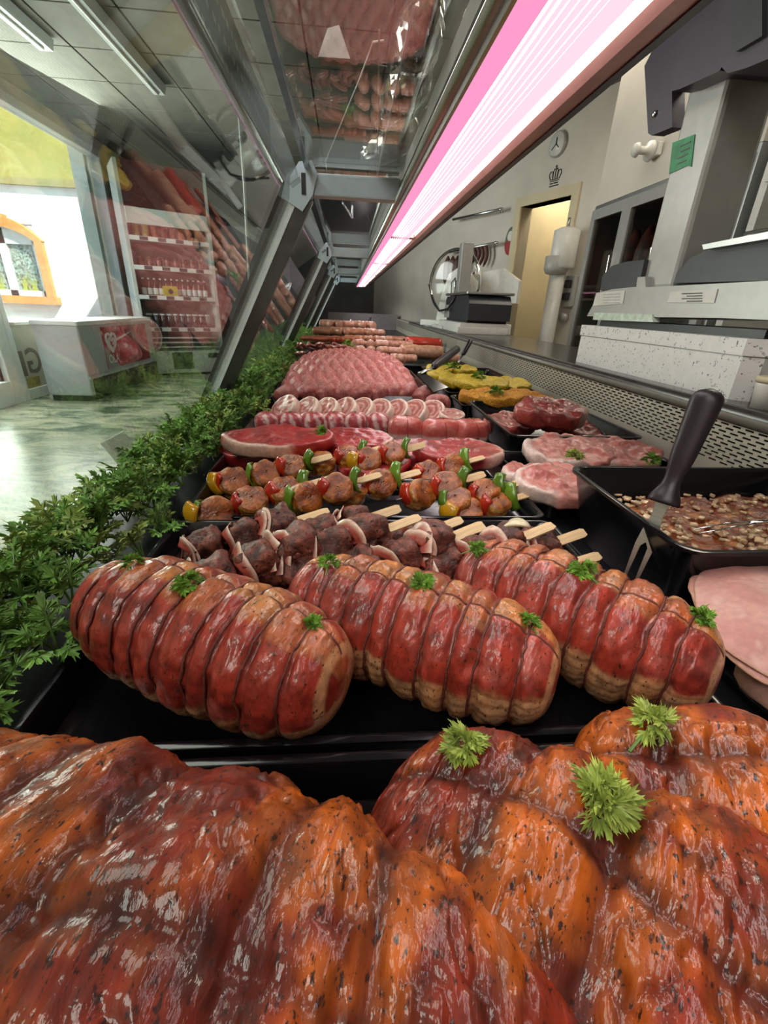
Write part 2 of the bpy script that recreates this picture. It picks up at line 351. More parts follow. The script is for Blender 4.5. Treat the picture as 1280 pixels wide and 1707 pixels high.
wf.build('window_frame', M['white_frame'], hs)
M['curtain'] = mat('lace_curtain', (.30, .38, .34), .6, var=.5, vscale=30)
for s in (-1, 1):
    x0 = cx+s*.07; x1 = cx+s*(hw-.09); MB().box(min(x0, x1), max(x0, x1), .05, .07, wbot+.1, wtop-.06).build('pane', M['curtain'], hs)
    pl = MB(); rr = random.Random(s)
    for k in range(16):
        bx = (x0+x1)/2+rr.uniform(-.16, .16); pl.add([(bx-.012, .03, wbot+.1), (bx+.012, .03, wbot+.1), (bx+rr.uniform(-.15, .15), .02, wbot+.1+rr.uniform(.2, .42))], [(0, 1, 2)])
    tag(pl.build('window_plant', mat('aloe', (.35, .42, .04), .6)), ('left' if s < 0 else 'right')+' spiky green plant behind the arched house window', 'plant').location = hs.location
struct(MB().box(WX-.30, WX-.13, gx(150, 430, WX-.30).y, 7.4, FZ, 2.2).build('wall_pillar', mat('pale_pillar', (.62, .66, .58), .8, var=.06, vscale=2)))

# ================================================================== the counter
DZ = -.36                      # deck
GX0, GZ0 = gy(345, 690, 1.54).x, -.345
T1 = gy(503, 305, 1.54); GX1, GZ1 = T1.x, T1.z       # top corner of the slanted glass
POSTS = [-.22, 1.54, 3.3, 5.06, 6.82]
cnt = thing('display_counter', 'long glass fronted refrigerated meat counter with chrome posts', 'counter', (0, 0, 0))
MB().box(GX0-.02, .86, -.3, 8.2, DZ-.05, DZ).build('deck', M['deck'], cnt)
MB().box(GX0-.02, -.40, -.3, 8.2, FZ, DZ-.05).build('front_panel', mat('counter_front', (.4, .4, .38), .5), cnt)
MB().box(GX0-.045, GX0-.002, -.3, 8.2, DZ-.02, DZ+.012, .006).build('front_ledge', M['alu'], cnt)
M['edge'] = mat('pale_reflection_edge', (.80, .90, .94), .25, .1, var=.03)  # pale colour stands in for light reflected along the post edges
M['bluegrey'] = mat('pale_blue_grey_coat', (.58, .70, .78), .4, 0, var=.03)
gd = Vector((GX1-GX0, 0, GZ1-GZ0)); gn = Vector((-gd.z, 0, gd.x)).normalized()
for i in range(len(POSTS)-1):
    y0, y1 = POSTS[i]+.012, POSTS[i+1]-.012
    p = [Vector((GX0, y0, GZ0)), Vector((GX0, y1, GZ0)), Vector((GX1, y1, GZ1)), Vector((GX1, y0, GZ1))]; q = [a+gn*.006 for a in p]
    mesh('front_glass', p+q, [(0, 1, 2, 3), (7, 6, 5, 4), (0, 4, 5, 1), (1, 5, 6, 2), (2, 6, 7, 3), (3, 7, 4, 0)], M['glass'], cnt, False)
for i, py in enumerate(POSTS[1:]):
    # slanted post: dark polished web with a double edge painted bright, seen from inside
    a = Vector((GX0, 0, GZ0)); b = Vector((GX1, 0, GZ1)); t = gd.normalized(); w = -gn
    def pr(o0, o1, d0, d1, name, m, s0=0., s1=1.):
        A_, B_ = a+gd*s0, a+gd*s1
        vs = []
        for P_ in (A_, B_):
            for oy in (o0, o1):
                for d in (d0, d1): r = P_+w*d; vs.append((r.x, py+oy, r.z))
        mesh(name, vs, [(0, 1, 3, 2), (4, 6, 7, 5), (0, 4, 5, 1), (2, 3, 7, 6), (0, 2, 6, 4), (1, 5, 7, 3)], m, cnt, False)
    pr(-.004, .02, .0, .046, 'post_web', M['darkmetal'], 0, .97)
    pr(-.002, .018, -.034, -.012, 'post_web', M['darkmetal'], 0, .93)
    pr(-.010, .012, -.012, -.006, 'post_edge', M['edge'])
    pr(-.010, .012, .0, .008, 'post_edge', M['edge'])
    pr(-.006, .012, -.006, .0, 'post_seal', M['alu'])
    hd = MB(); c = b
    hd.prism([(c.x-.035, c.z-.05), (c.x-.03, c.z+.01), (c.x-.005, c.z+.045), (c.x+.03, c.z+.05), (c.x+.045, c.z+.02), (c.x+.03, c.z-.03), (c.x-.0, c.z-.07)], py-.016, py+.02)
    hd.build('post_head', M['bluegrey'], cnt)
    MB().box(c.x+.0, c.x+.012, py-.0175, py-.012, c.z-.03, c.z+.02).build('screw_slot', M['black_rubber'], cnt)
    MB().box(c.x+.03, .155, py-.01, py+.03, c.z-.03, c.z+.024, .006).build('cross_bar', M['bluegrey'], cnt)
    MB().box(c.x+.03, .155, py+.035, py+.09, c.z-.02, c.z+.02, .006).build('dark_cross_bar', M['darkmetal'], cnt)  # second bar in dark metal beside the pale one
TGZ = GZ1+.035
for i in range(len(POSTS)-1):
    MB().box(GX1+.02, .15, POSTS[i]+.03, POSTS[i+1]-.015, TGZ, TGZ+.006).build('top_glass', M['shelf_glass'], cnt)
    MB().box(GX1+.01, GX1+.022, POSTS[i]+.03, POSTS[i+1]-.015, TGZ-.004, TGZ+.01).build('glass_edge', mat('blue_glass_edge', (.35, .55, .75), .1), cnt)
# rear air panel: plate with slots, between deck and worktop
PX = .85; PB, PT = -.30, -.178
MB().box(PX+.012, PX+.03, -.3, 8.2, DZ, PT).build('air_duct', mat('duct_dark', (.004, .004, .004), .9, var=0), cnt)
M['perf'] = mat('cream_coated_plate', (.52, .49, .40), .42, var=.04, vscale=10)
pl = MB(); y = .25
for zz in (PB, PT-.012): pass
pl.box(PX, PX+.004, -.3, 8.2, PT-.022, PT); pl.box(PX, PX+.004, -.3, 8.2, DZ, PB)
rows = 12; rh = (PT-.022-PB)/rows
for r in range(rows): pl.box(PX, PX+.004, -.3, 8.2, PB+r*rh, PB+r*rh+rh*.5)
pl.build('air_panel', M['perf'], cnt)
br = MB(); L_ = .034; bw = .012
for r in range(rows):
    z0 = PB+r*rh+rh*.5; z1 = PB+(r+1)*rh; y = .3+(r % 2)*L_/2
    while y < 3.6:
        br.add([(PX, y, z0), (PX, y+bw, z0), (PX, y+bw, z1), (PX, y, z1)], [(0, 3, 2, 1)]); y += L_
    br.add([(PX, 3.6, z0), (PX, 8.2, z0), (PX, 8.2, z0+(z1-z0)*.3), (PX, 3.6, z0+(z1-z0)*.3)], [(0, 3, 2, 1)])
o = br.build('slot_bridges', M['perf'], cnt); o['kind'] = 'stuff'
# work top behind
M['edge_grey'] = mat('matt_grey_edge', (.20, .19, .165), .45, .2, var=.05)
wt = MB().box(PX+.015, 1.35, -.3, 6.5, PT-.03, PT+.004).tube([(PX+.012, -.3, PT-.008), (PX+.012, 6.5, PT-.008)], .017, 12)
wt = wt.build('work_top', M['counter'], None, .6); tag(wt, 'long dark grey worktop running behind the meat counter', 'worktop')
MB().tube([(PX+.003, -.3, PT-.016), (PX+.003, 6.5, PT-.016)], .013, 10).build('edge_profile', M['edge_grey'], wt, True)
uc = MB().box(1.0, 1.3, -.3, 6.5, FZ, PT-.03).build('base_cabinet', M['silver_plastic']); tag(uc, 'grey base cabinet carrying the dark worktop', 'cabinet')
cd0 = thing('price_card', 'white price card standing outside the glass beside the garland', 'card', (gz(232, 770, DZ+.02).x, gz(232, 770, DZ+.02).y, DZ+.0), 0)
MB().box(-.012, .0, -.04, .05, .012, .09, .002, M=Matrix.Rotation(-.5, 4, 'Y')).build('card', M['sill'], cd0)
MB().box(-.0132, -.012, -.02, .03, .06, .085, M=Matrix.Rotation(-.5, 4, 'Y')).build('print', M['grey_plastic'], cd0)
# far end panel
MB().box(-.3, .86, 8.2, 8.25, DZ, -.12).build('end_panel', mat('grey_end', (.30, .28, .29), .5), cnt)

# light canopy: runs lengthwise above the food, built in its own frame
lc = thing('light_canopy', 'long glowing pink and white lamp strip hanging above the meat', 'lamp', (0, 0, 0))
LZ = .28
def lp(u, v): p = gz(u, v, LZ); return p.x
xr0 = .148
pinkglow = emitmat('pink_tube_glow', (1, .34, .60), .85)
def lens_mat():
    m = bpy.data.materials.new('ribbed_lens_glow'); m.use_nodes = True; nt = m.node_tree; nt.nodes.clear(); lk = nt.links.new
    e = nt.nodes.new('ShaderNodeEmission'); o = nt.nodes.new('ShaderNodeOutputMaterial'); tc = nt.nodes.new('ShaderNodeTexCoord')
    wv = nt.nodes.new('ShaderNodeTexWave'); wv.bands_direction = 'X'; wv.inputs['Scale'].default_value = 60; lk(tc.outputs['Object'], wv.inputs['Vector'])
    cr = nt.nodes.new('ShaderNodeValToRGB'); cr.color_ramp.elements[0].color = (.045, .026, .036, 1); cr.color_ramp.elements[1].color = (1, .93, .90, 1); cr.color_ramp.elements[1].position = .35
    lk(wv.outputs[0], cr.inputs[0]); lk(cr.outputs[0], e.inputs[0]); e.inputs[1].default_value = 11; lk(e.outputs[0], o.inputs[0]); return m
ribglow = emitmat('rib_glow', (1, .70, .82), .9)
M['salmon'] = mat('salmon_lamp_trim', (.62, .34, .30), .35, .3, var=.05)
lens = lens_mat()
MB().tube([(xr0, -.3, LZ), (xr0, 8, LZ)], .010, 10).build('rail', M['steel'], lc, True)
for k in range(9): MB().box(xr0+.048+.0085*k, xr0+.0498+.0085*k, -.3, 8, LZ-.0125-.004*math.sin(PI*k/9), LZ-.008).build('lens_rib', ribglow, lc)
MB().box(xr0+.003, xr0+.008, -.3, 8, LZ-.020, LZ+.03).build('added_glow_shield', M['steel'], lc)  # plate added to keep the pink glow from reflecting in the front glass
MB().box(xr0, .345, -.3, 8, LZ+.03, LZ+.06).build('housing', M['silver_plastic'], lc)
MB().prism([(xr0+.010, LZ-.004), (xr0+.024, LZ-.020), (xr0+.024, LZ+.03), (xr0+.010, LZ+.03)], -.3, 8).build('pink_diffuser', pinkglow, lc)
MB().prism([(xr0+.027, LZ-.022), (xr0+.040, LZ-.014), (xr0+.040, LZ+.03), (xr0+.027, LZ+.03)], -.3, 8).build('pink_diffuser', pinkglow, lc)
segs = [(-.3, 2.2), (2.26, 3.55), (3.6, 4.9), (4.95, 6.3), (6.35, 8)]
for k, (a, b) in enumerate(segs):
    n = 10; poly = [(xr0+.043+.095*i/n, LZ+.004-.014*math.sin(PI*i/n)) for i in range(n+1)]+[(xr0+.138, LZ+.03), (xr0+.043, LZ+.03)]
    MB().prism(poly, a, b).build('lens', lens, lc)
    MB().box(xr0+.042, xr0+.14, b, b+.05, LZ-.012, LZ+.03, .004).build('end_cap', M['salmon'], lc)
MB().prism([(xr0+.140, LZ+.03), (xr0+.140, LZ-.008), (xr0+.150, LZ-.016), (xr0+.150, LZ+.03)], -.3, 8).build('trim', M['salmon'], lc)
MB().prism([(xr0+.150, LZ+.03), (xr0+.150, LZ-.014), (xr0+.186, LZ-.004), (xr0+.186, LZ+.03)], -.3, 8).build('trim', M['salmon'], lc)
MB().prism([(xr0+.186, LZ+.03), (xr0+.186, LZ-.006), (xr0+.202, LZ-.002), (xr0+.202, LZ+.03)], -.3, 8).build('edge_trim', M['lilac_plastic'], lc)
# ================================================================== trays
TZ = DZ+.006                       # tray floor
def rrect(x0, x1, y0, y1, r, z, n=5):
    p = []
    for cx_, cy_, a0 in ((x1-r, y1-r, 0), (x0+r, y1-r, PI/2), (x0+r, y0+r, PI), (x1-r, y0+r, 1.5*PI)):
        for i in range(n+1): a = a0+PI/2*i/n; p.append((cx_+r*math.cos(a), cy_+r*math.sin(a), z))
    return p
def tray(x0, x1, y0, y1, zr, label, zb=None, slope=.014, rim=.008, r=.022, group=None, name='display_tray'):
    zb = DZ+.002 if zb is None else zb; h = zr-zb
    rings = [(slope, zb, r*.8), (rim*.7, zr-.006, r), (0, zr-.004, r), (0, zr, r), (rim*.5, zr+.0015, r), (rim, zr, r*.9), (rim+.003, zr-.006, r*.9), (slope+.003, zb+.010, r*.8), (slope+.012, zb+.004, r*.6)]
    cx_, cy_ = (x0+x1)/2, (y0+y1)/2; vs = []
    for d, z, rr in rings: vs += [(p[0]-cx_, p[1]-cy_, p[2]-zb) for p in rrect(x0+d, x1-d, y0+d, y1-d, max(rr, .004), z)]
    n = 24; fs = [tuple(range(n-1, -1, -1)), tuple(range((len(rings)-1)*n, len(rings)*n))]
    for k in range(len(rings)-1):
        for j in range(n): fs.append((k*n+j, k*n+(j+1) % n, (k+1)*n+(j+1) % n, (k+1)*n+j))
    o = mesh(name, vs, fs, M['black_tray'], None, .7, loc=(cx_, cy_, zb)); return tag(o, label, 'tray', group)
XL, XR = -.268, .345
tray(XL-.02, XR+.02, -.26, .238, -.315, 'black tray under the orange marinated necks in the foreground', group='black trays')
tray(XL, XR, .248, .455, -.318, 'black tray holding the three tied bacon roasts', group='black trays')
tray(XL, XR, .463, .658, -.318, 'black tray holding the dark beef and bacon skewers', group='black trays')
tray(XL, XR, .666, .850, -.318, 'black tray holding the colourful pepper skewers', group='black trays')
tray(XL-.02, XR+.02, .862, 1.80, -.322, 'black tray under the red steaks and roulade slices', group='black trays')
tray(XL-.03, XR+.02, 1.90, 2.62, -.322, 'black tray under the big mound of minced meat', group='black trays')
tray(XL-.02, .20, 2.68, 3.5, -.31, 'black tray of thin sausages behind the mince', group='black trays')
tray(.22, .76, 2.72, 3.6, -.31, 'black tray of thick pale sausages behind the mince', group='black trays')
tray(XL-.02, .78, 3.66, 5.2, -.31, 'far black tray of mixed sausages', group='black trays')
tray(.383, .80, .41, .715, -.24, 'deep black pan of marinated meat with chopped onions', slope=.03, r=.03, group='black trays')
tray(.365, .79, .735, 1.05, -.315, 'black tray under the pale pork chops', group='black trays')
tray(.413, .77, 1.07, 1.52, -.282, 'black tray holding the thick beef slices', slope=.022, group='black trays')
tray(.405, .80, 1.545, 1.76, -.305, 'black tray holding the golden breaded cutlets', slope=.018, group='black trays')
tray(.40, .80, 1.775, 2.10, -.30, 'black tray holding the wide yellow marinated slices', slope=.018, group='black trays')
tray(.42, .82, 2.12, 2.62, -.30, 'black tray holding the small yellow marinated pieces', slope=.018, group='black trays')

# ================================================================== big meats
def capprof(s, p): return np.clip(1-np.abs(2*s-1)**p, 0, 1)**(1/p)
class Tube:
    """closed organic tube: s along x (-L/2..L/2), th around (0 = up, + toward -y)"""
    def __init__(self, L, R, ns, nt, p=3.2, bend=0, squash=.95, taper=0):
        u = np.linspace(0, 1, ns); s = .5-.5*np.cos(PI*u); s = .35*u+.65*s; s = np.clip(s, .0008, .9992)
        th = np.linspace(0, 2*PI, nt, endpoint=False)-PI
        self.S, self.T = np.meshgrid(s, th, indexing='ij'); self.L, self.R, self.ns, self.nt = L, R, ns, nt
        self.r = R*capprof(self.S, p)*(1+taper*(self.S-.5)); self.bend = bend; self.squash = squash; self.col = None
        self.base()
    def base(self):
        x = (self.S-.5)*self.L; self.P = np.stack([x, -np.sin(self.T)*self.r, np.cos(self.T)*self.r], -1)
    def pos(self, floor=None):
        x = (self.S-.5)*self.L; y = -np.sin(self.T)*self.r+self.bend*((self.S-.5)**2*4); z = np.cos(self.T)*self.r*self.squash
        P = np.stack([x, y, z], -1)
        if floor is not None:
            zz = P[..., 2]; lim = floor+.012; low = zz < lim
            P[..., 2] = np.where(low, lim-(.012)*(1-np.exp(-(lim-zz)/.012)), zz)
            P[..., 1] *= 1+np.where(low, .04, 0)
        return P
    def faces(self):
        ns, nt = self.ns, self.nt; i = np.arange(ns-1)[:, None]; j = np.arange(nt)[None, :]; jn = (j+1) % nt
        f = np.stack([i*nt+j+0*jn, (i+1)*nt+j+0*jn, (i+1)*nt+jn, i*nt+jn], -1).reshape(-1, 4).tolist()
        return f+[tuple(range(nt)), tuple(range(ns*nt-1, (ns-1)*nt-1, -1))]
    def line(self, s, P):   # ring of points at parameter s
        k = int(np.argmin(np.abs(self.S[:, 0]-s))); return P[k]

M['roast'] = mat('cured_roast', attr=True, rough=.45, spec=.35, var=.2, vscale=90, bump=.7, bscale=130, coat=.65, crough=.05, specks=[((.045, .025, .008), 300, .61, .67)], stretch=(1.4, .8, .8))
M['neck'] = mat('marinated_neck', attr=True, rough=.5, spec=.3, var=.3, vscale=70, bump=.6, bscale=115, coat=.6, crough=.05, specks=[((.035, .006, .003), 210, .60, .66), ((.02, .006, .003), 400, .62, .68)], stretch=(1.6, .75, .75))
M['string'] = mat('soaked_twine', (.16, .035, .022), .55, var=.3, vscale=300, bump=.5, bscale=900)
M['parsley'] = mat('parsley_leaf', (.22, .42, .05), .5, var=.3, vscale=60, sub=0)
M['parsley2'] = mat('parsley_leaf_light', (.42, .52, .10), .5, var=.3, vscale=60)
M['parsley_dark'] = mat('garland_leaf', (.23, .45, .09), .45, var=.35, vscale=25)
M['parsley_yel'] = mat('garland_leaf_yellowish', (.42, .56, .15), .48, var=.3, vscale=25)
M['stem'] = mat('green_stem', (.12, .24, .05), .5, var=.2)

RED = np.array([.38, .040, .022]); DRED = np.array([.19, .018, .012]); FAT = np.array([.62, .33, .16]); OFAT = np.array([.60, .22, .05]); BROWN = np.array([.24, .09, .035])
def roast(p0, p1, label, seed, R=.070, nstr=9, longs=(-.12,), endred=True, netting=True, redshift=0., kind='roast'):
    p0 = Vector(p0); p1 = Vector(p1); ax = p1-p0; L = ax.length+R*1.15; c = (p0+p1)/2
    t = Tube(L, R, 210, 190, 3.0, squash=.97)
    ss = [.075+.85*(k+.5)/nstr+.012*math.sin(seed*3+k*2.3) for k in range(nstr)]
    x = t.S*L; g = np.zeros_like(x); gw = np.zeros_like(x)
    wob = .004*vn(np.stack([t.T*1.5, t.S*0+seed, t.S*0], -1), 1, seed)
    for s_ in ss: g += np.exp(-((x-s_*L+wob)/.0035)**2); gw += np.exp(-((x-s_*L+wob)/.0105)**2)
    lg = np.zeros_like(x)
    for a in longs: lg += np.exp(-(((t.T-a)*R)/.004)**2)
    t.r *= 1+.05*fbm(t.P, 22, seed, 3)
    t.r -= capprof(t.S, 6)*(.0030*gw+.0040*g+.0040*lg)
    t.r += .0026*fbm(t.P*np.array([1.8, .7, .7]), 80, seed+5, 3)*capprof(t.S, 4)
    P = t.pos(-R*.95)
    # colour: fat along the top ridge, red muscle on the flank, pale layered fat below
    seg = np.digitize(t.S, ss); so = np.array([hsh(np.int64(k), np.int64(seed), np.int64(3), 1) for k in range(nstr+2)])[seg]
    n1 = fbm(t.P, 35, seed+9, 4); n2 = fbm(t.P*np.array([1, 3, 3]), 26, seed+20, 4)
    top = t.T+.14*so+.18*n1
    fat_top = sst(-.62, -.5, top)*(1-sst(.20, .30, top+.1*so))
    low = sst(1.72, 1.86, t.T+.22*n1+.12*so+redshift); far = sst(.55, .75, -t.T+.2*n1)
    C = mix(RED, DRED, sst(-.1, .45, n2)); C = mix(C, [.46, .10, .075], sst(.1, .5, n1)*.7)
    lay = .5+.5*np.sin((t.T*R+.003*n1)/.0019)
    cfat = mix(FAT, BROWN*1.3, sst(.55, .95, lay)*.75); cfat = mix(cfat, OFAT, sst(0, .4, n1)*.6)
    C = mix(C, mix(OFAT, FAT, sst(-.1, .4, n2)), fat_top*(.40+.5*sst(-.3, .2, so+n1)))
    C = mix(C, cfat, np.maximum(low, far*.6))
    if endred:
        rim = sst(.968, .975, t.S+.008*n1)*(1-sst(.986, .992, t.S+.008*n1)); C = mix(C, FAT*1.02, rim*.8)
        
    C = mix(C, [.14, .03, .02], np.clip(g, 0, 1)*.35)
    rt = thing('tied_roast', label, 'roast', (c.x, c.y, c.z), math.atan2(ax.y, ax.x), 'tied bacon roasts')
    V = P.reshape(-1, 3); body = mesh('meat', V, t.faces(), M['roast'], rt, True, col=C.reshape(-1, 3))
    cen = np.array([0, 0, 0])
    for s_ in ss:
        ring = t.line(s_, P)[::4]; q = ring.copy(); cy_, cz_ = 0, 0
        d = q-np.array([q[:, 0].mean(), 0, 0]); ln = np.linalg.norm(d, axis=1, keepdims=True); q = q+d/ln*.0004
        jit = .0009*vn(q, 160, seed)[:, None]; q[:, 0:1] += jit*2
        MB().tube([tuple(v) for v in q]+[tuple(q[0])], .00125, 5, False).build('string', M['string'], rt, True)
    for a in longs:
        j = int(np.argmin(np.abs(t.T[0]-a))); q = P[:, j][8:-8:3].copy(); q[:, 2] += .0004; q[:, 1] += .001*vn(q, 90, seed)
        MB().tube([tuple(v) for v in q], .00125, 5, False).build('string', M['string'], rt, True)
    return rt, P
RZ = TZ+.004+.064
def rz_(u, v, z=RZ): return gz(u, v, z)
roasts = []
roasts.append(roast(rz_(212, 1012), rz_(505, 1122), 'leftmost tied roast with a parsley sprig on its middle, beside the garland', 3, R=.0655, nstr=9, longs=(-.28,)))
roasts.append(roast(rz_(545, 1000), rz_(858, 1112), 'middle tied roast between two others, orange bacon and red meat', 11, R=.063, nstr=9, longs=(.05,), redshift=.32))
roasts.append(roast(rz_(818, 970), rz_(1118, 1100), 'right tied roast with the long meat fork standing behind it', 23, R=.0645, nstr=8, longs=(.12,), redshift=.36))

ORANGE = np.array([.46, .096, .005]); DK = np.array([.075, .009, .004]); MIDR = np.array([.23, .022, .006])
def neck(p0, p1, label, seed, R=.09, nstr=6, longs=(.1,), ns=300, nt=260, endS=(1, 1)):
    p0 = Vector(p0); p1 = Vector(p1); ax = p1-p0; L = ax.length+R*1.1; c = (p0+p1)/2
    t = Tube(L, R, ns, nt, 2.7, squash=.95)
    ss = [.10+.80*(k+.5)/nstr+.02*math.sin(seed*3+k*2.3) for k in range(nstr)]
    x = t.S*L; g = np.zeros_like(x); gw = np.zeros_like(x)
    wob = .012*vn(np.stack([t.T*.9, t.S*0+seed, t.S*0], -1), 1, seed)
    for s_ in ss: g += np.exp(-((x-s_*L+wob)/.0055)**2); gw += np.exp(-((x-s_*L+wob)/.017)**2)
    lg = np.zeros_like(x); lw = lg.copy()
    for a in longs:
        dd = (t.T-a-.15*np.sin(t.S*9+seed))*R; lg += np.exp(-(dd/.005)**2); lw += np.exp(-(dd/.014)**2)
    big = fbm(t.P, 16, seed, 3); med = fbm(t.P*np.array([1.7, .8, .8]), 38, seed+3, 4); fine = fbm(t.P*np.array([2.2, .7, .7]), 120, seed+8, 3)
    k = capprof(t.S, 5); fold = np.abs(fbm(t.P*np.array([2.0, .6, .6]), 30, seed+31, 3))
    t.r *= 1+.10*big
    t.r += k*(.006*med+.0018*fine-.0055*gw-.004*g-.004*lw-.003*lg-.0035*(1-sst(0, .06, fold)))
    P = t.pos(-R*.93)
    fold_ = np.abs(fbm(t.P*np.array([2.0, .6, .6]), 30, seed+31, 3))
    n2 = fbm(t.P*np.array([1.4, .8, .8]), 20, seed+40, 4); n3 = fbm(t.P, 60, seed+41, 3)
    C = mix(ORANGE, MIDR, sst(-.14, .22, n2+.25*n3)); C = mix(C, ORANGE*1.15, sst(.2, .5, med)*.6)
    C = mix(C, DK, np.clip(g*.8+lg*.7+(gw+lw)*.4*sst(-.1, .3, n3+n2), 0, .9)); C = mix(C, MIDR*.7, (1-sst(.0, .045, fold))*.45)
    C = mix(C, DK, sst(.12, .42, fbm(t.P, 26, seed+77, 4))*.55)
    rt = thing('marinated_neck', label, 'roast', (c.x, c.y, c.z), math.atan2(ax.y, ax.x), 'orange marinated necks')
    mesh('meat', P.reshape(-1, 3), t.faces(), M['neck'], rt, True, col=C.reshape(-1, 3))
    return rt, P
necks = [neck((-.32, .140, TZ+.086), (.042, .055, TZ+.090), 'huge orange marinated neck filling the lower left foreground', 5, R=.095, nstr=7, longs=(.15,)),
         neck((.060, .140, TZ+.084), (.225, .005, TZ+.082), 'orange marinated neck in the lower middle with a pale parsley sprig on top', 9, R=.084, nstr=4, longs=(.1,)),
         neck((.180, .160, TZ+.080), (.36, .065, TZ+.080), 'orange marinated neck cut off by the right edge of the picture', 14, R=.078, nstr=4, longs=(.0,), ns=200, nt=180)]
# ================================================================== parsley
def leaf_outline(rng, n_l=3, size=1.0):
    pts = [(0, 0)]
    lobes = [(-.95, .72), (0, 1.0), (.95, .72)] if n_l == 3 else [(-1.3, .6), (-.65, .85), (0, 1), (.65, .85), (1.3, .6)]
    for a, l in lobes:
        for da, f in ((-.30, .52), (-.22, .82), (-.10, .70), (0, 1.0), (.10, .70), (.22, .82), (.30, .52)):
            an = a+da; r = l*f*size*rng.uniform(.88, 1.1); pts.append((math.sin(an)*r, math.cos(an)*r))
        an = a+.47; pts.append((math.sin(an)*.34*size, math.cos(an)*.34*size))
    return pts[:-1]
def add_leaf(mb, base, d, up, size, rng, nl=3, curl=.35):
    d = Vector(d).normalized(); up = Vector(up); s = d.cross(up)
    if s.length < 1e-3: s = d.cross(Vector((1, 0, 0)))
    s.normalize(); n = s.cross(d).normalized(); base = Vector(base)
    o = leaf_outline(rng, nl, size); vs = []
    for k, (x, y) in enumerate(o):
        h = -curl*(x*x+y*y)/size+(rng.uniform(-.12, .12)*size if k else 0); vs.append(base+s*x+d*y+n*h)
    mb.add(vs, [(0, i, i+1) for i in range(1, len(o)-1)])
def garland_sprig(seed):
    rng = random.Random(seed); mb = MB()
    for k in range(5):
        az = 2*PI*k/5+rng.uniform(-.4, .4); tl = rng.uniform(.5, 1.0); L = rng.uniform(.020, .032)
        d = Vector((math.cos(az)*math.sin(tl), math.sin(az)*math.sin(tl), math.cos(tl))); mb.mi = 1
        mb.tube([(0, 0, -.01), tuple(d*L*.5), tuple(d*L)], [.0011, .0009, .0006], 4, False); mb.mi = 0
        side = d.cross(Vector((0, 0, 1))).normalized(); up = side.cross(d)
        add_leaf(mb, d*L, d+Vector((0, 0, -.25)), up, rng.uniform(.012, .017), rng, 3, .3)
        for s in (-1, 1):
            for q in (.5, .8): add_leaf(mb, d*L*q, d*.5+side*s*.9+up*.2, up, rng.uniform(.009, .013), rng, 3, .3)
    return mb
def tuft(seed, R=.013, n=34):
    rng = random.Random(seed); mb = MB()
    for k in range(n):
        z = rng.uniform(-.05, 1); az = rng.uniform(0, 2*PI); r = math.sqrt(max(0, 1-z*z)); d = Vector((r*math.cos(az), r*math.sin(az), z*.85)); q = rng.uniform(.45, .95)
        add_leaf(mb, d*R*q*.6, d+Vector((rng.uniform(-.7, .7), rng.uniform(-.7, .7), rng.uniform(-.3, .5))), (rng.uniform(-1, 1), rng.uniform(-1, 1), 1), R*rng.uniform(.42, .62), rng, 5, .6)
    mb.mi = 1; mb.tube([(0, 0, 0), (R*.7, -R*.4, -R*.1), (R*1.25, -R*.7, -R*.25)], R*.055, 5)
    return mb
sprigs = []
for k in range(5):
    m0 = M['parsley_dark'] if k < 3 else M['parsley_yel']
    me = garland_sprig(k+40).build('sprig', [m0, M['stem']], None, False); sprigs.append(me.data); bpy.data.objects.remove(me)
tufts = []
for k in range(4):
    me = tuft(k+3, n=30+4*k).build('tuft', [M['parsley'] if k % 2 == 0 else M['parsley2'], M['stem']], None, False); tufts.append(me.data); bpy.data.objects.remove(me)
def garland(y0, y1, n, label, sc=1.0, seed=1):
    g = thing('parsley_garland', label, 'garland', (-.355, y0, DZ+.005)); rng = random.Random(seed)
    MB().tube([(.02*math.sin(k*1.3), (y1-y0)*k/14, .012) for k in range(15)], .004, 6).build('stem', M['stem'], g, True)
    for i in range(n):
        y = (y1-y0)*(i+rng.random())/n; x = rng.triangular(-.085, .085, -.01); h = .085*(1-(x/.115)**2)
        o = inst(sprigs[rng.choice((0, 0, 1, 1, 2, 2, 3, 4))], 'sprig', g, (x, y, max(.006, rng.uniform(.35, 1.0)*h)), (rng.uniform(-.5, .5), x*6+rng.uniform(-.35, .35), rng.uniform(0, 6.3)), sc*rng.uniform(.95, 1.4))
garland(.10, 1.52, 300, 'near green parsley garland along the glass, beside roasts and skewers', 1.0, 1)
garland(1.54, 3.1, 190, 'middle stretch of green parsley garland beside the mince mound', 1.15, 2)
garland(3.12, 5.0, 110, 'far stretch of green parsley garland behind the second post', 1.4, 3)
def garnish(u, v, p, label, k=0, sc=1.0, rot=0):
    sc *= 1.2
    p = Vector(p); o = bpy.data.objects.new('parsley_sprig', tufts[k % 4]); COL.objects.link(o); o.location = p; o.scale = (sc,)*3; o.rotation_euler = (0, 0, rot)
    return tag(o, label, 'parsley', 'parsley garnish')
def on_tube(rp, u, v, lift=.002):
    """point of a roast's surface that is nearest to a photo pixel's line of sight"""
    rt, P = rp; r = _R @ _dir(u, v); r = r/np.linalg.norm(r); c, s = math.cos(rt.rotation_euler[2]), math.sin(rt.rotation_euler[2])
    Q = P.reshape(-1, 3); Wp = np.stack([Q[:, 0]*c-Q[:, 1]*s+rt.location[0], Q[:, 0]*s+Q[:, 1]*c+rt.location[1], Q[:, 2]+rt.location[2]], -1)
    t = Wp @ r; d = np.linalg.norm(Wp-t[:, None]*r, axis=1); k = np.argmin(d+(t-t.min())*.02); return Vector(Wp[k])+Vector((0, 0, lift))
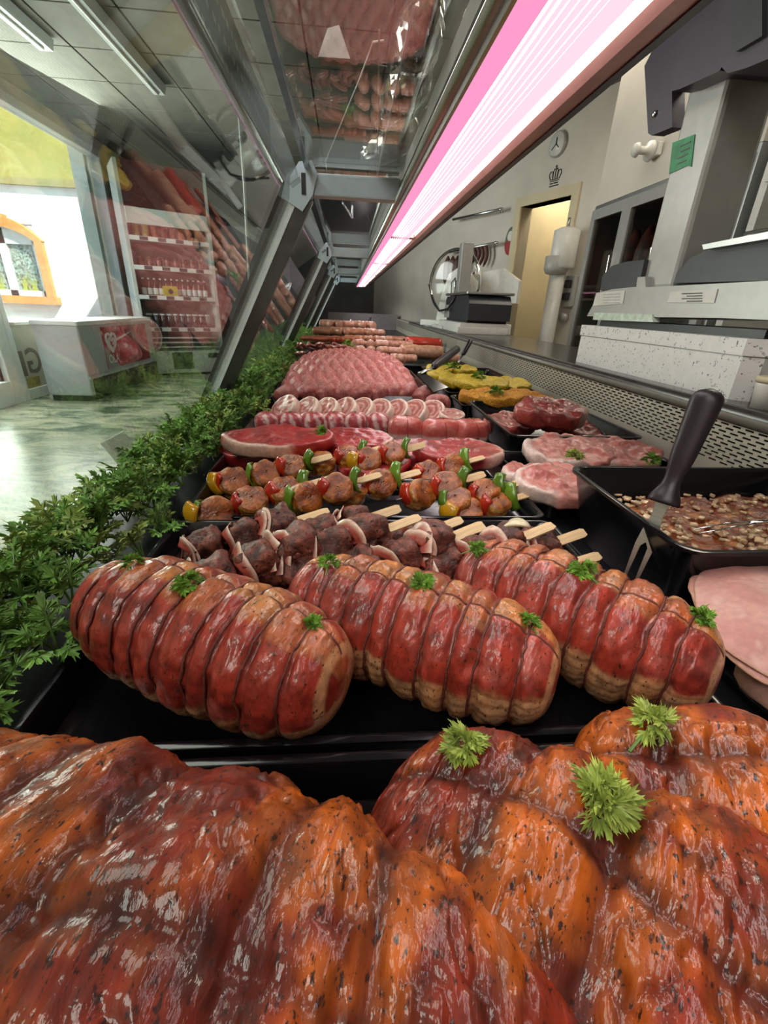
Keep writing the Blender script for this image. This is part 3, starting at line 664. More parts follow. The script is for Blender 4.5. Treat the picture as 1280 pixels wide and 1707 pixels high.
GL = [(0, 315, 978, 'parsley sprig on the middle of the leftmost tied roast', 1.05), (0, 518, 1045, 'small parsley sprig at the cut end of the leftmost tied roast', .75), (0, 220, 940, 'flat parsley sprig behind the far end of the leftmost tied roast', .8),
      (1, 548, 940, 'parsley sprig on the far end of the middle tied roast', .85), (1, 703, 975, 'parsley sprig on top of the middle tied roast', 1.0), (1, 880, 1042, 'round parsley sprig at the near end of the middle tied roast', .85),
      (2, 796, 918, 'parsley sprig on the far end of the right tied roast', .9), (2, 972, 955, 'parsley sprig on top of the right tied roast beside the fork', 1.1), (2, 1165, 1032, 'parsley sprig at the near end of the right tied roast', .95)]
for k, (ri, u, v, lab, sc) in enumerate(GL): garnish(u, v, on_tube(roasts[ri], u, v), lab, (0, 2, 0, 0, 2, 0, 2, 0, 2)[k], sc, k*1.7)
for k, (ri, u, v, lab, sc, kk) in enumerate([(1, 775, 1250, 'pale parsley sprig on the rear end of the lower middle marinated neck', 1.0, 1), (1, 1008, 1345, 'large pale parsley leaf on top of the lower middle marinated neck', 1.25, 3), (2, 1085, 1212, 'pale parsley sprig on the marinated neck at the right edge', 1.1, 1)]):
    garnish(u, v, on_tube(necks[ri], u, v), lab, kk, sc, k*2.1)

# ================================================================== blobs, slabs
def blob_mesh(sx, sy, sz, p, seed, amp, colfn, m, nu=26, nv=18, nsc=60, name='chunk', cyl=False):
    th = np.linspace(0, 2*PI, nu, endpoint=False); ph = np.linspace(.04, PI-.04, nv); PH, TH = np.meshgrid(ph, th, indexing='ij')
    d = np.stack([np.sin(PH)*np.cos(TH), np.sin(PH)*np.sin(TH), np.cos(PH)], -1); r = (np.abs(d)**p).sum(-1)**(-1/p) if not cyl else (np.hypot(d[..., 0], d[..., 1])**p+np.abs(d[..., 2])**p)**(-1/p)
    P = d*r[..., None]; n = fbm(P*np.array([sx, sy, sz]), nsc, seed, 4); P = P*np.array([sx, sy, sz])*(1+amp*n)[..., None]
    i = np.arange(nv-1)[:, None]; j = np.arange(nu)[None, :]; jn = (j+1) % nu
    f = np.stack([i*nu+j, (i+1)*nu+j, (i+1)*nu+jn, i*nu+jn], -1).reshape(-1, 4).tolist()+[tuple(range(nu-1, -1, -1)), tuple(range((nv-1)*nu, nv*nu))]
    o = mesh(name, P.reshape(-1, 3), f, m, None, True, col=colfn(P, n, d).reshape(-1, 3)); me = o.data; bpy.data.objects.remove(o); return me
def slab_mesh(rf, th, seed, colfn, m, nt=72, nr=16, bumpz=.12, sag=0, name='slab'):
    """flat piece: outline radius rf(theta); top, rounded edge, bottom"""
    T = np.linspace(0, 2*PI, nt, endpoint=False); R = rf(T); rings = []
    for k in range(1, nr+1): q = (k/nr)**.8; rings.append((q*.985, 1.0 if k < nr else .86, 'top'))
    rings += [(1.0, .55, 'edge'), (1.005, .2, 'edge'), (1.0, -.2, 'edge'), (.985, -.6, 'edge'), (.93, -.95, 'bot'), (.5, -1, 'bot')]
    P = np.zeros((len(rings), nt, 3)); E = np.zeros((len(rings), nt))
    for k, (q, z, kind) in enumerate(rings):
        P[k, :, 0] = np.cos(T)*R*q; P[k, :, 1] = np.sin(T)*R*q; P[k, :, 2] = z*th/2; E[k] = q if kind == 'top' else (1.2 if kind == 'edge' else 1.5)
    n = fbm(P, 30, seed, 4); P[:, :, 2] += th*bumpz*n*2; P[:, :, 2] -= sag*(P[:, :, 0]**2+P[:, :, 1]**2)
    P[:, :, :2] *= (1+.03*fbm(P, 70, seed+4, 3))[..., None]
    C = colfn(P, n, E, T[None, :]+0*E)
    V = np.concatenate([[[0, 0, th/2]], P.reshape(-1, 3)]); C = np.concatenate([C.reshape(-1, 3)[:1], C.reshape(-1, 3)])
    f = [(0, 1+j, 1+(j+1) % nt) for j in range(nt)]
    for k in range(len(rings)-1):
        for j in range(nt): f.append((1+k*nt+j, 1+(k+1)*nt+j, 1+(k+1)*nt+(j+1) % nt, 1+k*nt+(j+1) % nt))
    f.append(tuple(1+(len(rings)-1)*nt+j for j in range(nt)))
    o = mesh(name, V, f, m, None, True, col=C); me = o.data; bpy.data.objects.remove(o); return me
def outline(a, b, seed, k=.12):
    def f(T):
        e = 1/np.sqrt((np.cos(T)/a)**2+(np.sin(T)/b)**2); w = vn(np.stack([np.cos(T)*1.4, np.sin(T)*1.4, T*0+seed], -1), 1, seed); w2 = vn(np.stack([np.cos(T)*3.5, np.sin(T)*3.5, T*0+seed], -1), 1, seed+1)
        return e*(1+k*w*1.6+k*.5*w2)
    return f
def put(me, name, loc, rot, label, cat, group=None, sc=1):
    o = bpy.data.objects.new(name, me); COL.objects.link(o); o.location = loc; o.rotation_euler = rot; o.scale = (sc,)*3 if not hasattr(sc, '__len__') else sc
    return tag(o, label, cat, group)

M['beef_dark'] = mat('seasoned_beef', attr=True, rough=.5, spec=.35, var=.4, vscale=150, bump=1, bscale=300, coat=.18, specks=[((.012, .006, .004), 380, .58, .66), ((.30, .24, .18), 700, .70, .74)])
M['beef_marin'] = mat('orange_marinated_pork', attr=True, rough=.36, var=.25, vscale=140, bump=.8, bscale=260, coat=.5, specks=[((.06, .02, .005), 420, .60, .68)])
M['bacon'] = mat('raw_bacon', attr=True, rough=.38, var=.15, vscale=120, bump=.3, bscale=250, coat=.4)
M['rawbeef'] = mat('raw_beef', attr=True, rough=.36, var=.12, vscale=120, bump=.35, bscale=260, coat=.45, crough=.15)
M['mince'] = mat('minced_meat', attr=True, rough=.46, var=.22, vscale=200, bump=.8, bscale=230, coat=.2, specks=[((.62, .28, .25), 280, .62, .72)])
M['pepper'] = mat('bell_pepper', attr=True, rough=.22, var=.08, vscale=60, coat=.6)
M['onion'] = mat('raw_onion', (.72, .64, .42), .3, var=.12, vscale=80, coat=.4)
M['breaded'] = mat('golden_breading', attr=True, rough=.7, var=.3, vscale=220, bump=1, bscale=320, specks=[((.75, .42, .08), 420, .6, .68)])
M['yellowmar'] = mat('yellow_marinade', attr=True, rough=.45, var=.2, vscale=160, bump=.9, bscale=300, coat=.25)
M['sausage'] = mat('sausage_skin', attr=True, rough=.33, var=.15, vscale=60, bump=.15, bscale=160, coat=.4)
def c_beef(P, n, d): return mix([.085, .020, .012], [.22, .055, .034], sst(-.25, .3, n))
def c_marin(P, n, d):
    q = sst(.60, .68, np.abs(d[..., 2])); side = mix([.44, .11, .012], [.66, .33, .09], sst(.4, .8, .5+.5*np.sin(d[..., 2]*11+n*6))); return mix(side, mix([.22, .040, .004], [.44, .11, .008], sst(-.25, .3, n)), q)
dark_chunks = [blob_mesh(.019, .022, .021, 4.2, 100+k, .34, c_beef, M['beef_dark'], 34, 24, 85) for k in range(4)]
med_chunks = [blob_mesh(.027, .026, .019, 6, 120+k, .15, c_marin, M['beef_marin'], 34, 26, 70, cyl=True) for k in range(4)]
def bacon_mesh(seed, R=.026, w=.016, a0=-.6, a1=3.6):
    rng = random.Random(seed); na, nw = 22, 5; vs = []; cs = []; fs = []
    for side in (1, -1):
        for i in range(na+1):
            a = a0+(a1-a0)*i/na; r = R*(1+.12*math.sin(3*a+seed)+.05*rng.uniform(-1, 1))
            for j in range(nw+1):
                q = j/nw-.5; rr = r+w*(j/nw)*.55+side*.0011; vs.append((q*w*.45+.004*math.sin(a*2.3+seed), math.cos(a)*rr, math.sin(a)*rr))
                cs.append((.72, .50, .40) if j >= nw-1 else ((.40, .07, .05) if j < nw-2 else (.56, .22, .16)))
    o = (na+1)*(nw+1)
    for i in range(na):
        for j in range(nw):
            a, b, c, d = i*(nw+1)+j, (i+1)*(nw+1)+j, (i+1)*(nw+1)+j+1, i*(nw+1)+j+1; fs += [(a, b, c, d), (d+o, c+o, b+o, a+o)]
        for j in (0, nw): a, b = i*(nw+1)+j, (i+1)*(nw+1)+j; fs.append((a, a+o, b+o, b) if j == 0 else (b, b+o, a+o, a))
    ob = mesh('bacon', vs, fs, M['bacon'], None, True, col=np.array(cs)); me = ob.data; bpy.data.objects.remove(ob); return me
bacons = [bacon_mesh(1, .016, .018, -.8, 3.9), bacon_mesh(2, .015, .022, -.5, 3.4), bacon_mesh(3, .017, .016, -.3, 4.2), bacon_mesh(4, .014, .026, -.2, 3.0)]
def onion_mesh():
    mb = MB(); n = 12; vs = []; fs = []
    for i in range(n+1):
        a = -.2+2.2*i/n; w = .012*math.sin(PI*(i+.6)/(n+1.2))
        for x, r in ((-w, .024), (w, .024), (w*.8, .0275), (-w*.8, .0275)): vs.append((x, math.cos(a)*r, math.sin(a)*r))
    for i in range(n):
        for j in range(4): fs.append((i*4+j, i*4+(j+1) % 4, (i+1)*4+(j+1) % 4, (i+1)*4+j))
    mb.add(vs, fs+[(3, 2, 1, 0), (n*4, n*4+1, n*4+2, n*4+3)]); o = mb.build('onion', M['onion'], None, True); me = o.data; bpy.data.objects.remove(o); return me
onion_me = onion_mesh()
def pepper_mesh(c, w, h, seed):
    """curved upright plate across the stick: thin in x, w wide in y, h tall in z"""
    rng = random.Random(seed); ny, nz = 6, 9; vs = []; cs = []
    for s in (-1, 1):
        for i in range(nz+1):
            for j in range(ny+1):
                q = j/ny*2-1; r = i/nz*2-1; ww = w/2*(1-.22*r*r)*(1+.06*math.sin(4*r+seed)); y = q*ww; z = r*h/2*(1-.16*q*q)+.003
                vs.append((.010*(q*q*.5+r*r)-.004+s*.0026, y, z)); k = 1 if s > 0 else .8; cs.append([v*k for v in c])
    n = ny+1; o = (nz+1)*n; fs = []
    for i in range(nz):
        for j in range(ny):
            a, b, cc, dd = i*n+j, i*n+j+1, (i+1)*n+j+1, (i+1)*n+j; fs += [(dd, cc, b, a), (a+o, b+o, cc+o, dd+o)]
        fs += [(i*n, (i+1)*n, (i+1)*n+o, i*n+o)[::-1], (i*n+ny, (i+1)*n+ny, (i+1)*n+ny+o, i*n+ny+o)]
    for j in range(ny): fs += [(j, j+1, j+1+o, j+o), (nz*n+j, nz*n+j+1, nz*n+j+1+o, nz*n+j+o)[::-1]]
    ob = mesh('pepper', vs, fs, M['pepper'], None, True, col=np.array(cs)); me = ob.data; bpy.data.objects.remove(ob); return me
pep_g = [pepper_mesh((.17, .33, .02), .036, .056, 1), pepper_mesh((.12, .25, .015), .030, .050, 2)]; pep_r = [pepper_mesh((.60, .03, .008), .034, .048, 3), pepper_mesh((.50, .022, .008), .032, .044, 4)]; pep_y = pepper_mesh((.75, .36, .01), .036, .046, 5)
def stick_mesh(L, pad):
    mb = MB().tube([(-L, 0, 0), (-L+.03, 0, 0), (-pad, 0, 0)], [.0004, .0018, .0018], 6)
    w = .0075; mb.prism([(-pad-.012, -.002), (-pad, -w), (-.006, -w), (0, -w*.7), (0, w*.7), (-.006, w), (-pad, w), (-pad-.012, .002)], -.0014, .0014, 'z'); o = mb.build('stick', M['bamboo'], None, False); me = o.data; bpy.data.objects.remove(o); return me
def skewer(kind, end, ang, tilt, label, seed, L, stick, extra=None):
    rng = random.Random(seed); t = thing('meat_skewer', label, 'skewer', end, 0, 'beef and bacon skewers' if kind == 'dark' else 'pepper and medallion skewers')
    t.rotation_euler = (0, tilt, ang); inst(stick, 'stick', t, rot=(rng.uniform(.2, .8), 0, 0))
    if kind == 'dark':
        x = -.060
        for k in range(3):
            inst(rng.choice(dark_chunks), 'beef_chunk', t, (x-.019, rng.uniform(-.003, .003), -.002), (rng.uniform(0, 6), rng.uniform(-.2, .2), rng.uniform(-.3, .3)), rng.uniform(1.1, 1.32)); x -= .041
            inst(rng.choice(bacons), 'bacon_slice', t, (x-.002, 0, 0), (rng.uniform(-.9, .7), rng.uniform(-.3, .3), rng.uniform(-.4, .4)), rng.uniform(1.05, 1.25))
            if k != 1: inst(rng.choice(bacons), 'bacon_slice', t, (x-.007, 0, 0), (rng.uniform(-.9, .7), rng.uniform(-.3, .3), rng.uniform(-.4, .4)), rng.uniform(1.0, 1.15))
            x -= .010
        if extra: inst(onion_me, 'onion_petal', t, (-.060, 0, .0), (rng.uniform(-.6, .2), 0, .4), 1.0)
    else:
        x = -.056; inst(rng.choice(pep_g), 'green_pepper', t, (x, 0, .002), (rng.uniform(-.5, .3), .1, rng.uniform(-.3, .3)+1.57*0), 1.0); x -= .006
        for k in range(3 if L > .2 else 2):
            inst(rng.choice(med_chunks), 'pork_medallion', t, (x-.025, 0, -.004), (.75+rng.uniform(-.5, .4), rng.uniform(-.25, .25), rng.uniform(-.4, .4)), rng.uniform(.98, 1.12)); x -= .053
            inst(rng.choice(pep_r if k == 0 else (pep_r+pep_g)), 'red_pepper' if k == 0 else 'pepper_piece', t, (x, 0, .0), (rng.uniform(-.5, .5), 0, rng.uniform(-.3, .3)), .95); x -= .006
        if extra: inst(pep_y, 'yellow_pepper', t, (x-.006, 0, 0), (rng.uniform(-.3, .4), 0, .3), 1.05)
    return t
st_d = stick_mesh(.215, .050); st_c = stick_mesh(.235, .042); st_s = stick_mesh(.19, .042)
DK_S = [(548, 855, -.300, .38, 'far left'), (592, 881, -.272, .46, 'near left'), (667, 851, -.302, .38, ''), (700, 866, -.270, .42, ''), (770, 870, -.305, .40, ''), (806, 879, -.270, .42, ''), (922, 879, -.275, .40, ''), (975, 891, -.300, .30, ''), (1000, 930, -.320, .22, '')]
for k, (u, v, z, a, w) in enumerate(DK_S):
    skewer('dark', gz(u, v-4, z+.010), a, -.16, f'dark beef and bacon skewer, its wooden end {ORD[k]} from the left in its tray', 200+k, .215, st_d, k in (6, 7))
# lower layer that carries the pile
for k, (x, y) in enumerate([(.075, .545), (.215, .535), (.315, .595)]):
    skewer('dark', Vector((x, y-.01, TZ+.022)), .34, .0, f'lower dark beef skewer under the pile, {ORD[k]} from the left', 230+k, .215, st_d)
CL_S = [(553, 760, -.290, .40, 1), (640, 746, -.290, .34, 1), (708, 741, -.285, .40, 1), (807, 762, -.295, .36, 0), (552, 797, -.285, .42, 1), (635, 791, -.275, .40, 0), (700, 786, -.285, .38, 0), (808, 790, -.285, .36, 0), (870, 803, -.295, .33, 0), (890, 822, -.31, .28, 1)]
for k, (u, v, z, a, ex) in enumerate(CL_S):
    row = k < 4; n = k if row else k-4
    skewer('col', gz(u, v, z), a, -.14, f'medallion skewer with green pepper, {ORD[n]} from the left in the {"back" if row else "front"} row', 300+k, .235 if k in (0, 4, 1) else .19, st_c if k in (0, 4, 1) else st_s, ex)

# ================================================================== steaks
def c_steak(seed, fat=.0, base=(.42, .022, .024), dark=(.27, .010, .013), a0=None):
    def f(P, n, E, T):
        v = np.abs(fbm(P, 26, seed+50, 4)); v2 = np.abs(fbm(P, 60, seed+60, 3)); C = mix(base, dark, sst(-.2, .35, n)); C = mix(C, [.58, .25, .20], (1-sst(.0, .022, v))*.65); C = mix(C, [.55, .22, .18], (1-sst(.0, .02, v2))*.35)
        if a0 is not None:
            d = np.abs((T-a0+PI) % (2*PI)-PI); fe = (1-sst(.7, 1.1, d))*sst(.86, .93, E+.05*n); C = mix(C, [.66, .42, .34], np.clip(fe, 0, 1)*.92)
        return C
    return f
ST = [(385, 540, 735, .03, 'large marbled red steak lying on another at the left of the steaks', (.118, .066), -.285, .12, 4.2), (372, 520, 757, .03, 'lower red steak at the left, half under the large one', (.112, .062), -.335, .1, None), (540, 655, 738, .03, 'red steak in the middle behind a parsley sprig', (.095, .065), -.305, -.2, .4), (655, 735, 755, .03, 'small red steak between the middle and the right steak', (.075, .06), -.325, .3, None), (692, 828, 757, .03, 'wide red steak at the right end of the steaks', (.105, .062), -.31, -.1, .2)]
for k, (u0, u1, v, th, lab, (a, b), z, rz, a0) in enumerate(ST):
    me = slab_mesh(outline(a, b, 500+k*7, .10), .034, 500+k, c_steak(500+k, a0=a0), M['rawbeef'], 84, 20, .10)
    put(me, 'beef_steak', gz((u0+u1)/2, v, z), (.10, 0, rz), lab, 'steak', 'red beef steaks')
me = slab_mesh(outline(.09, .06, 533, .1), .034, 533, c_steak(533), M['rawbeef'], 60, 14, .1)
put(me, 'beef_steak', Vector((.06, .955, -.335)), (0, 0, .4), 'red steak underneath the middle steaks behind the pepper skewers', 'steak', 'red beef steaks')
garnish(0, 0, gz(535, 722, -.27), 'parsley sprig between the two big red steaks', 0, 1.5, 1)

# bacon parcels
def c_parcel(P, n, d):
    s = .5+.5*np.sin(np.arctan2(d[..., 1], d[..., 0])*7+n*3+d[..., 2]*2); return mix([.42, .05, .06], [.72, .46, .44], sst(.45, .8, s)*(np.abs(d[..., 2]) < .86))
parcels = [blob_mesh(.036, .034, .030, 3.0, 600+k, .07, c_parcel, M['bacon'], 40, 18) for k in range(3)]
def parcel_strings(t, r, h):
    for rz in (0, PI/2):
        MB().tube([(math.cos(rz)*math.cos(a)*r, math.sin(rz)*math.cos(a)*r, math.sin(a)*h) for a in [PI*2*i/20 for i in range(21)]], .0013, 5, False).build('string', M['rstring'], t, True)
M['rstring'] = mat('red_twine', (.28, .02, .02), .6, var=.2, vscale=300)
for k, u in enumerate((447, 484, 521, 557, 592, 630)):
    t = thing('bacon_parcel', f'bacon wrapped meat parcel, {ORD[k]} from the left behind the steaks', 'parcel', gz(u, 704, -.315), .3*k, 'striped bacon parcels')
    inst(parcels[k % 3], 'meat', t, sc=1.0); inst(tufts[2], 'parsley_tip', t, (0, 0, .029), sc=.4)
def c_parcel2(P, n, d): return mix(mix([.46, .07, .06], [.55, .14, .11], sst(-.2, .3, n)), [.70, .50, .46], sst(.1, .25, -d[..., 2]+.1*n)*.9)
parc2 = [blob_mesh(.050, .038, .038, 3.2, 620+k, .06, c_parcel2, M['rawbeef'], 40, 20) for k in range(2)]
for k, (u, v) in enumerate(((676, 716), (735, 720), (784, 721))):
    t = thing('tied_parcel', f'red string tied meat parcel with white fat base, {ORD[k]} from the left beside the trays', 'parcel', gz(u, v, -.315), .1*k, 'string tied parcels')
    inst(parc2[k % 2], 'meat', t, sc=(1.12, 1, 1) if k == 1 else 1); parcel_strings(t, .052, .039); inst(tufts[0], 'parsley_tip', t, (0, 0, .037), sc=.5)

# roulade slices
def roulade_mesh(seed):
    nt, R, th = 56, .046, .030; rings = [(.15, 1), (.3, 1), (.42, 1), (.54, 1), (.66, 1), (.76, 1), (.84, 1), (.90, 1), (.95, .97), (1.0, .8), (1.01, .2), (1.01, -.4), (.99, -.9), (.9, -1)]
    T = np.linspace(0, 2*PI, nt, endpoint=False); P = np.zeros((len(rings), nt, 3)); Q = np.zeros((len(rings), nt)); Zc = Q.copy()
    for k, (q, z) in enumerate(rings): w = 1+.05*np.sin(2*T+seed)+.03*np.sin(3*T+2*seed); P[k, :, 0] = np.cos(T)*R*q*w; P[k, :, 1] = np.sin(T)*R*q*w*.92; P[k, :, 2] = z*th/2; Q[k] = q; Zc[k] = z
    n = fbm(P, 60, seed, 3); P[..., 2] += .003*n*(Zc > .9)
    sp = .5+.5*np.sin(Q*17-T[None]+1.5*n+seed); C = mix([.40, .10, .085], [.62, .34, .29], sst(.62, .85, sp)); rim = np.maximum(sst(.86, .9, Q), 1.0*(Zc < .95)); C = mix(C, [.76, .56, .47], rim)
    V = np.concatenate([[[0, 0, th/2]], P.reshape(-1, 3)]); C = np.concatenate([C.reshape(-1, 3)[:1], C.reshape(-1, 3)]); f = [(0, 1+j, 1+(j+1) % nt) for j in range(nt)]
    for k in range(len(rings)-1):
        for j in range(nt): f.append((1+k*nt+j, 1+(k+1)*nt+j, 1+(k+1)*nt+(j+1) % nt, 1+k*nt+(j+1) % nt))
    f.append(tuple(1+(len(rings)-1)*nt+j for j in range(nt))); o = mesh('roulade', V, f, M['rawbeef'], None, True, col=C); me = o.data; bpy.data.objects.remove(o); return me
rmes = [roulade_mesh(k+1) for k in range(3)]
def lean(nx, ny, nz): return Vector((nx, ny, nz)).to_track_quat('Z', 'Y').to_euler()
for k, (u, v) in enumerate(((477, 681), (513, 685), (545, 686), (575, 685), (603, 686), (633, 688), (660, 688), (690, 689), (720, 690), (752, 695))):
    put(rmes[k % 3], 'roulade_slice', gz(u, v, -.312), lean(-.55, -.40, .70) if k < 9 else lean(.1, -.2, .95), f'round stuffed slice with white fat rim, {ORD[k]} from the left of the roulade row', 'roulade', 'white rimmed roulade slices', 1.12 if k < 9 else .95)
def c_mince(P, n, d): return mix([.30, .055, .05], [.48, .15, .13], sst(-.3, .3, n))
mrolls = [blob_mesh(.044, .036, .030, 3.0, 640+k, .10, c_mince, M['mince'], 30, 20) for k in range(3)]
for k, (u, v) in enumerate(((477, 659), (513, 655), (543, 656), (572, 658), (603, 657), (630, 656), (655, 655), (680, 656), (706, 660), (730, 674))):
    put(mrolls[k % 3], 'mince_roll', gz(u, v, -.318), (0, -.45, .25) if k < 9 else (0, 0, .4), f'coarse minced meat roll, {ORD[k]} from the left behind the roulades', 'mince roll', 'minced meat rolls', (1.0, 1, 1.15))
# mince mound
def mound():
    x0, x1, y0, y1 = -.285, .325, 1.93, 2.56; nx, ny = 230, 170; X, Y = np.meshgrid(np.linspace(-1, 1, nx), np.linspace(-1, 1, ny)); wx = (x1-x0)/2; wy = (y1-y0)/2; cx_, cy_ = (x0+x1)/2, (y0+y1)/2
    prof = np.clip(1-np.abs(X)**3.2, 0, 1)**(1/2.2)*np.clip(1-np.abs(Y)**2.6, 0, 1)**(1/2.0)
    H = .155*(.80+.20*np.cos(X*1.3)); xm = X*wx; ym = Y*wy
    Z = H*prof; arc = ym+Z*.9*(Y < .2)
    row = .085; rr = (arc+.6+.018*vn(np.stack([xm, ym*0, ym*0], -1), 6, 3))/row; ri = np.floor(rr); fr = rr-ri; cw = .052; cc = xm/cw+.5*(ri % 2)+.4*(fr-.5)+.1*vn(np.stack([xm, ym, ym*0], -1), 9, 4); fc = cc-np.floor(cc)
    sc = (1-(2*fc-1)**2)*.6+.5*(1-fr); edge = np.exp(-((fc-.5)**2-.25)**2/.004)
    P = np.stack([xm, ym, Z], -1); n = fbm(P, 120, 7, 3)
    Z = Z+prof**.5*(.034*sc-.026)+.0015*n*prof
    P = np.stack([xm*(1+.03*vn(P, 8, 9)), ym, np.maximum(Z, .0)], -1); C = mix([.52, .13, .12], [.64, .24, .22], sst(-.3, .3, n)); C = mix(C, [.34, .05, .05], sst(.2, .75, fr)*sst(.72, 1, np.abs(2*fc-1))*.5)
    i = np.arange(ny-1)[:, None]; j = np.arange(nx-1)[None, :]; f = np.stack([i*nx+j, i*nx+j+1, (i+1)*nx+j+1, (i+1)*nx+j], -1).reshape(-1, 4)
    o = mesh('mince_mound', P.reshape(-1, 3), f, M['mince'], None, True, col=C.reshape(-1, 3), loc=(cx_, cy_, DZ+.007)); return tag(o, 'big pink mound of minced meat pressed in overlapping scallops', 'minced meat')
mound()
# ================================================================== sausages
def saus_mesh(L, R, bend, c1, c2, seed, ends=True, nseg=14, n=10):
    V = []; C = []; rng = random.Random(seed)
    prof = [(-.5, .25), (-.485, .7), (-.45, .95)]+[(-.4+.8*i/nseg, 1) for i in range(nseg+1)]+[(.45, .95), (.485, .7), (.5, .25)]
    for s, q in prof:
        for j in range(n):
            a = 2*PI*j/n; rr = R*q*(1+.04*math.sin(s*17+seed)); V.append((s*L, math.cos(a)*rr+bend*(1-4*s*s), math.sin(a)*rr))
    V = np.array(V); nn = fbm(V, 40, seed, 3); Cc = mix(c1, c2, sst(-.3, .3, nn)); k = len(prof); f = []
    for i in range(k-1):
        for j in range(n): f.append((i*n+j, i*n+(j+1) % n, (i+1)*n+(j+1) % n, (i+1)*n+j))
    f += [tuple(range(n-1, -1, -1)), tuple(range((k-1)*n, k*n))]; o = mesh('sausage', V, f, M['sausage'], None, True, col=Cc); me = o.data; bpy.data.objects.remove(o); return me
SM = {'thin': [saus_mesh(.26, .010, .03, (.34, .075, .06), (.46, .15, .12), k) for k in range(3)], 'red': [saus_mesh(.24, .016, .025, (.30, .045, .02), (.40, .10, .04), 10+k) for k in range(3)],
      'brown': [saus_mesh(.13, .024, .012, (.36, .13, .07), (.50, .22, .13), 20+k) for k in range(3)], 'pale': [saus_mesh(.28, .042, .01, (.58, .34, .22), (.52, .26, .16), 30)], 'scarlet': [saus_mesh(.24, .034, .0, (.55, .04, .02), (.5, .05, .02), 31)], 'link': [saus_mesh(.09, .026, .006, (.50, .22, .15), (.58, .30, .22), 40+k) for k in range(2)]}
rng = random.Random(5)
def sa(kind, x, y, z, rz, label, group, tilt=0, sc=1): return put(rng.choice(SM[kind]), 'sausage', (x, y, z), (rng.uniform(-.2, .2), tilt, rz), label, 'sausage', group, sc)
for k in range(16): sa('thin', -.265+.026*k, 2.78+rng.uniform(-.03, .03), -.295+rng.uniform(0, .03), 1.5+rng.uniform(-.35, .3), f'thin pink sausage lying lengthwise behind the mince, {ORD[k]} from the left in the front bunch', 'thin pink sausages', .15)
for k in range(10): sa('thin', -.26+.028*k, 2.93+rng.uniform(-.03, .03), -.25+rng.uniform(0, .02), 1.4+rng.uniform(-.5, .5), f'thin pink sausage heaped on the bunch behind the mince, {ORD[k]} from the left', 'thin pink sausages', .2)
for k in range(14): sa('red', -.20+.03*(k % 7)+rng.uniform(-.02, .02), 3.15+.09*(k//7), -.26+.045*(k//7), rng.uniform(-.8, 1.0), f'smoked red sausage behind the thin ones, {ORD[k % 7]} from the left in the {["lower", "upper"][k//7]} layer', 'smoked red sausages')
for k in range(15): sa('link', .10+.075*(k % 5)-.02, 2.80+.11*(k//5), -.28+.03*(k//5), rng.uniform(-.4, 1.5), f'short plump sausage link behind the mince, {ORD[k % 5]} from the left in the {["front", "middle", "back"][k//5]} row', 'short sausage links')
for k in range(10): sa('brown', .05+.07*(k % 5), 3.15+.14*(k//5), -.24+.03*(k//5), rng.uniform(-1, 1), f'brownish short sausage behind the plump links, {ORD[k % 5]} from the left in the {["front", "back"][k//5]} row', 'brown sausages')
sa('pale', .47, 2.95, -.25, -.1, 'thick pale sausage lying under the scarlet one', 'thick sausages'); sa('scarlet', .50, 3.06, -.205, -.12, 'bright scarlet sausage on top of the thick pale one', 'thick sausages'); sa('pale', .62, 2.92, -.28, -.6, 'thick pale sausage beside the parsley on the right', 'thick sausages', 0, .7)
for k in range(12): sa('brown', -.2+.09*(k % 6), 3.85+.25*(k//6), -.26+.05*(k//6), rng.uniform(-1.3, 1.3), f'dark sausage in the far tray, {ORD[k % 6]} from the left in its {["front", "back"][k//6]} row', 'far sausages', 0, 1.3)
for k in range(10): sa('link', -.18+.10*(k % 5), 4.3+.25*(k//5), -.22+.05*(k//5), rng.uniform(-1.3, 1.3), f'rosy sausage at the far counter end, {ORD[k % 5]} from the left in its {["front", "back"][k//5]} row', 'far rosy sausages', 0, 1.5)
for k in range(8): sa('red', .35+.10*(k % 4), 3.8+.3*(k//4), -.27+.02*(k//4), rng.uniform(-.8, .8), f'smoked dark sausage in the far right corner, {ORD[k % 4]} from the left in its {["front", "back"][k//4]} row', 'far smoked sausages', 0, 1.2)
for u, v, z, lab in ((579, 574, -.22, 'parsley sprig among the plump sausage links'), (538, 578, -.26, 'parsley sprig on the thin sausages'), (700, 580, -.27, 'parsley sprig beside the thick pale sausage')): garnish(0, 0, gz(u, v, z), lab, 0, 2.6, u)

# ================================================================== right column
def c_pork(seed):
    def f(P, n, E, T):
        C = mix([.64, .24, .20], [.54, .14, .12], sst(-.2, .35, n)); v = np.abs(fbm(P, 22, seed+8, 4)); C = mix(C, [.76, .56, .52], (1-sst(.0, .04, v))*.7); d = np.abs((T-3.4+PI) % (2*PI)-PI); return mix(C, [.78, .60, .54], (1-sst(.9, 1.4, d))*sst(.80, .9, E+.06*n)*.9)
    return f
for k, (u, v, z, a, b, rz, lab) in enumerate(((945, 755, -.305, .115, .085, .2, 'large pale pork chop at the back left of the chops'), (930, 808, -.30, .085, .065, -.3, 'pale pork chop with white fat in front, next to the deep pan'), (1020, 758, -.31, .10, .07, -.25, 'pink pork chop at the right behind the deep pan'), (880, 800, -.325, .06, .055, .8, 'small fatty pork chop corner at the left of the chops'))):
    put(slab_mesh(outline(a, b, 700+k*5, .14), .034, 700+k, c_pork(700+k), M['rawbeef'], 84, 18, .26), 'pork_chop', gz(u, v, z), (.16, 0, rz), lab, 'pork chop', 'pale pork chops')
garnish(0, 0, gz(955, 762, -.275), 'parsley sprig lying on the pork chops', 1, 1.5, 2); garnish(0, 0, gz(1085, 768, -.285), 'parsley sprig at the right end of the pork chops', 0, 1.6, 1)
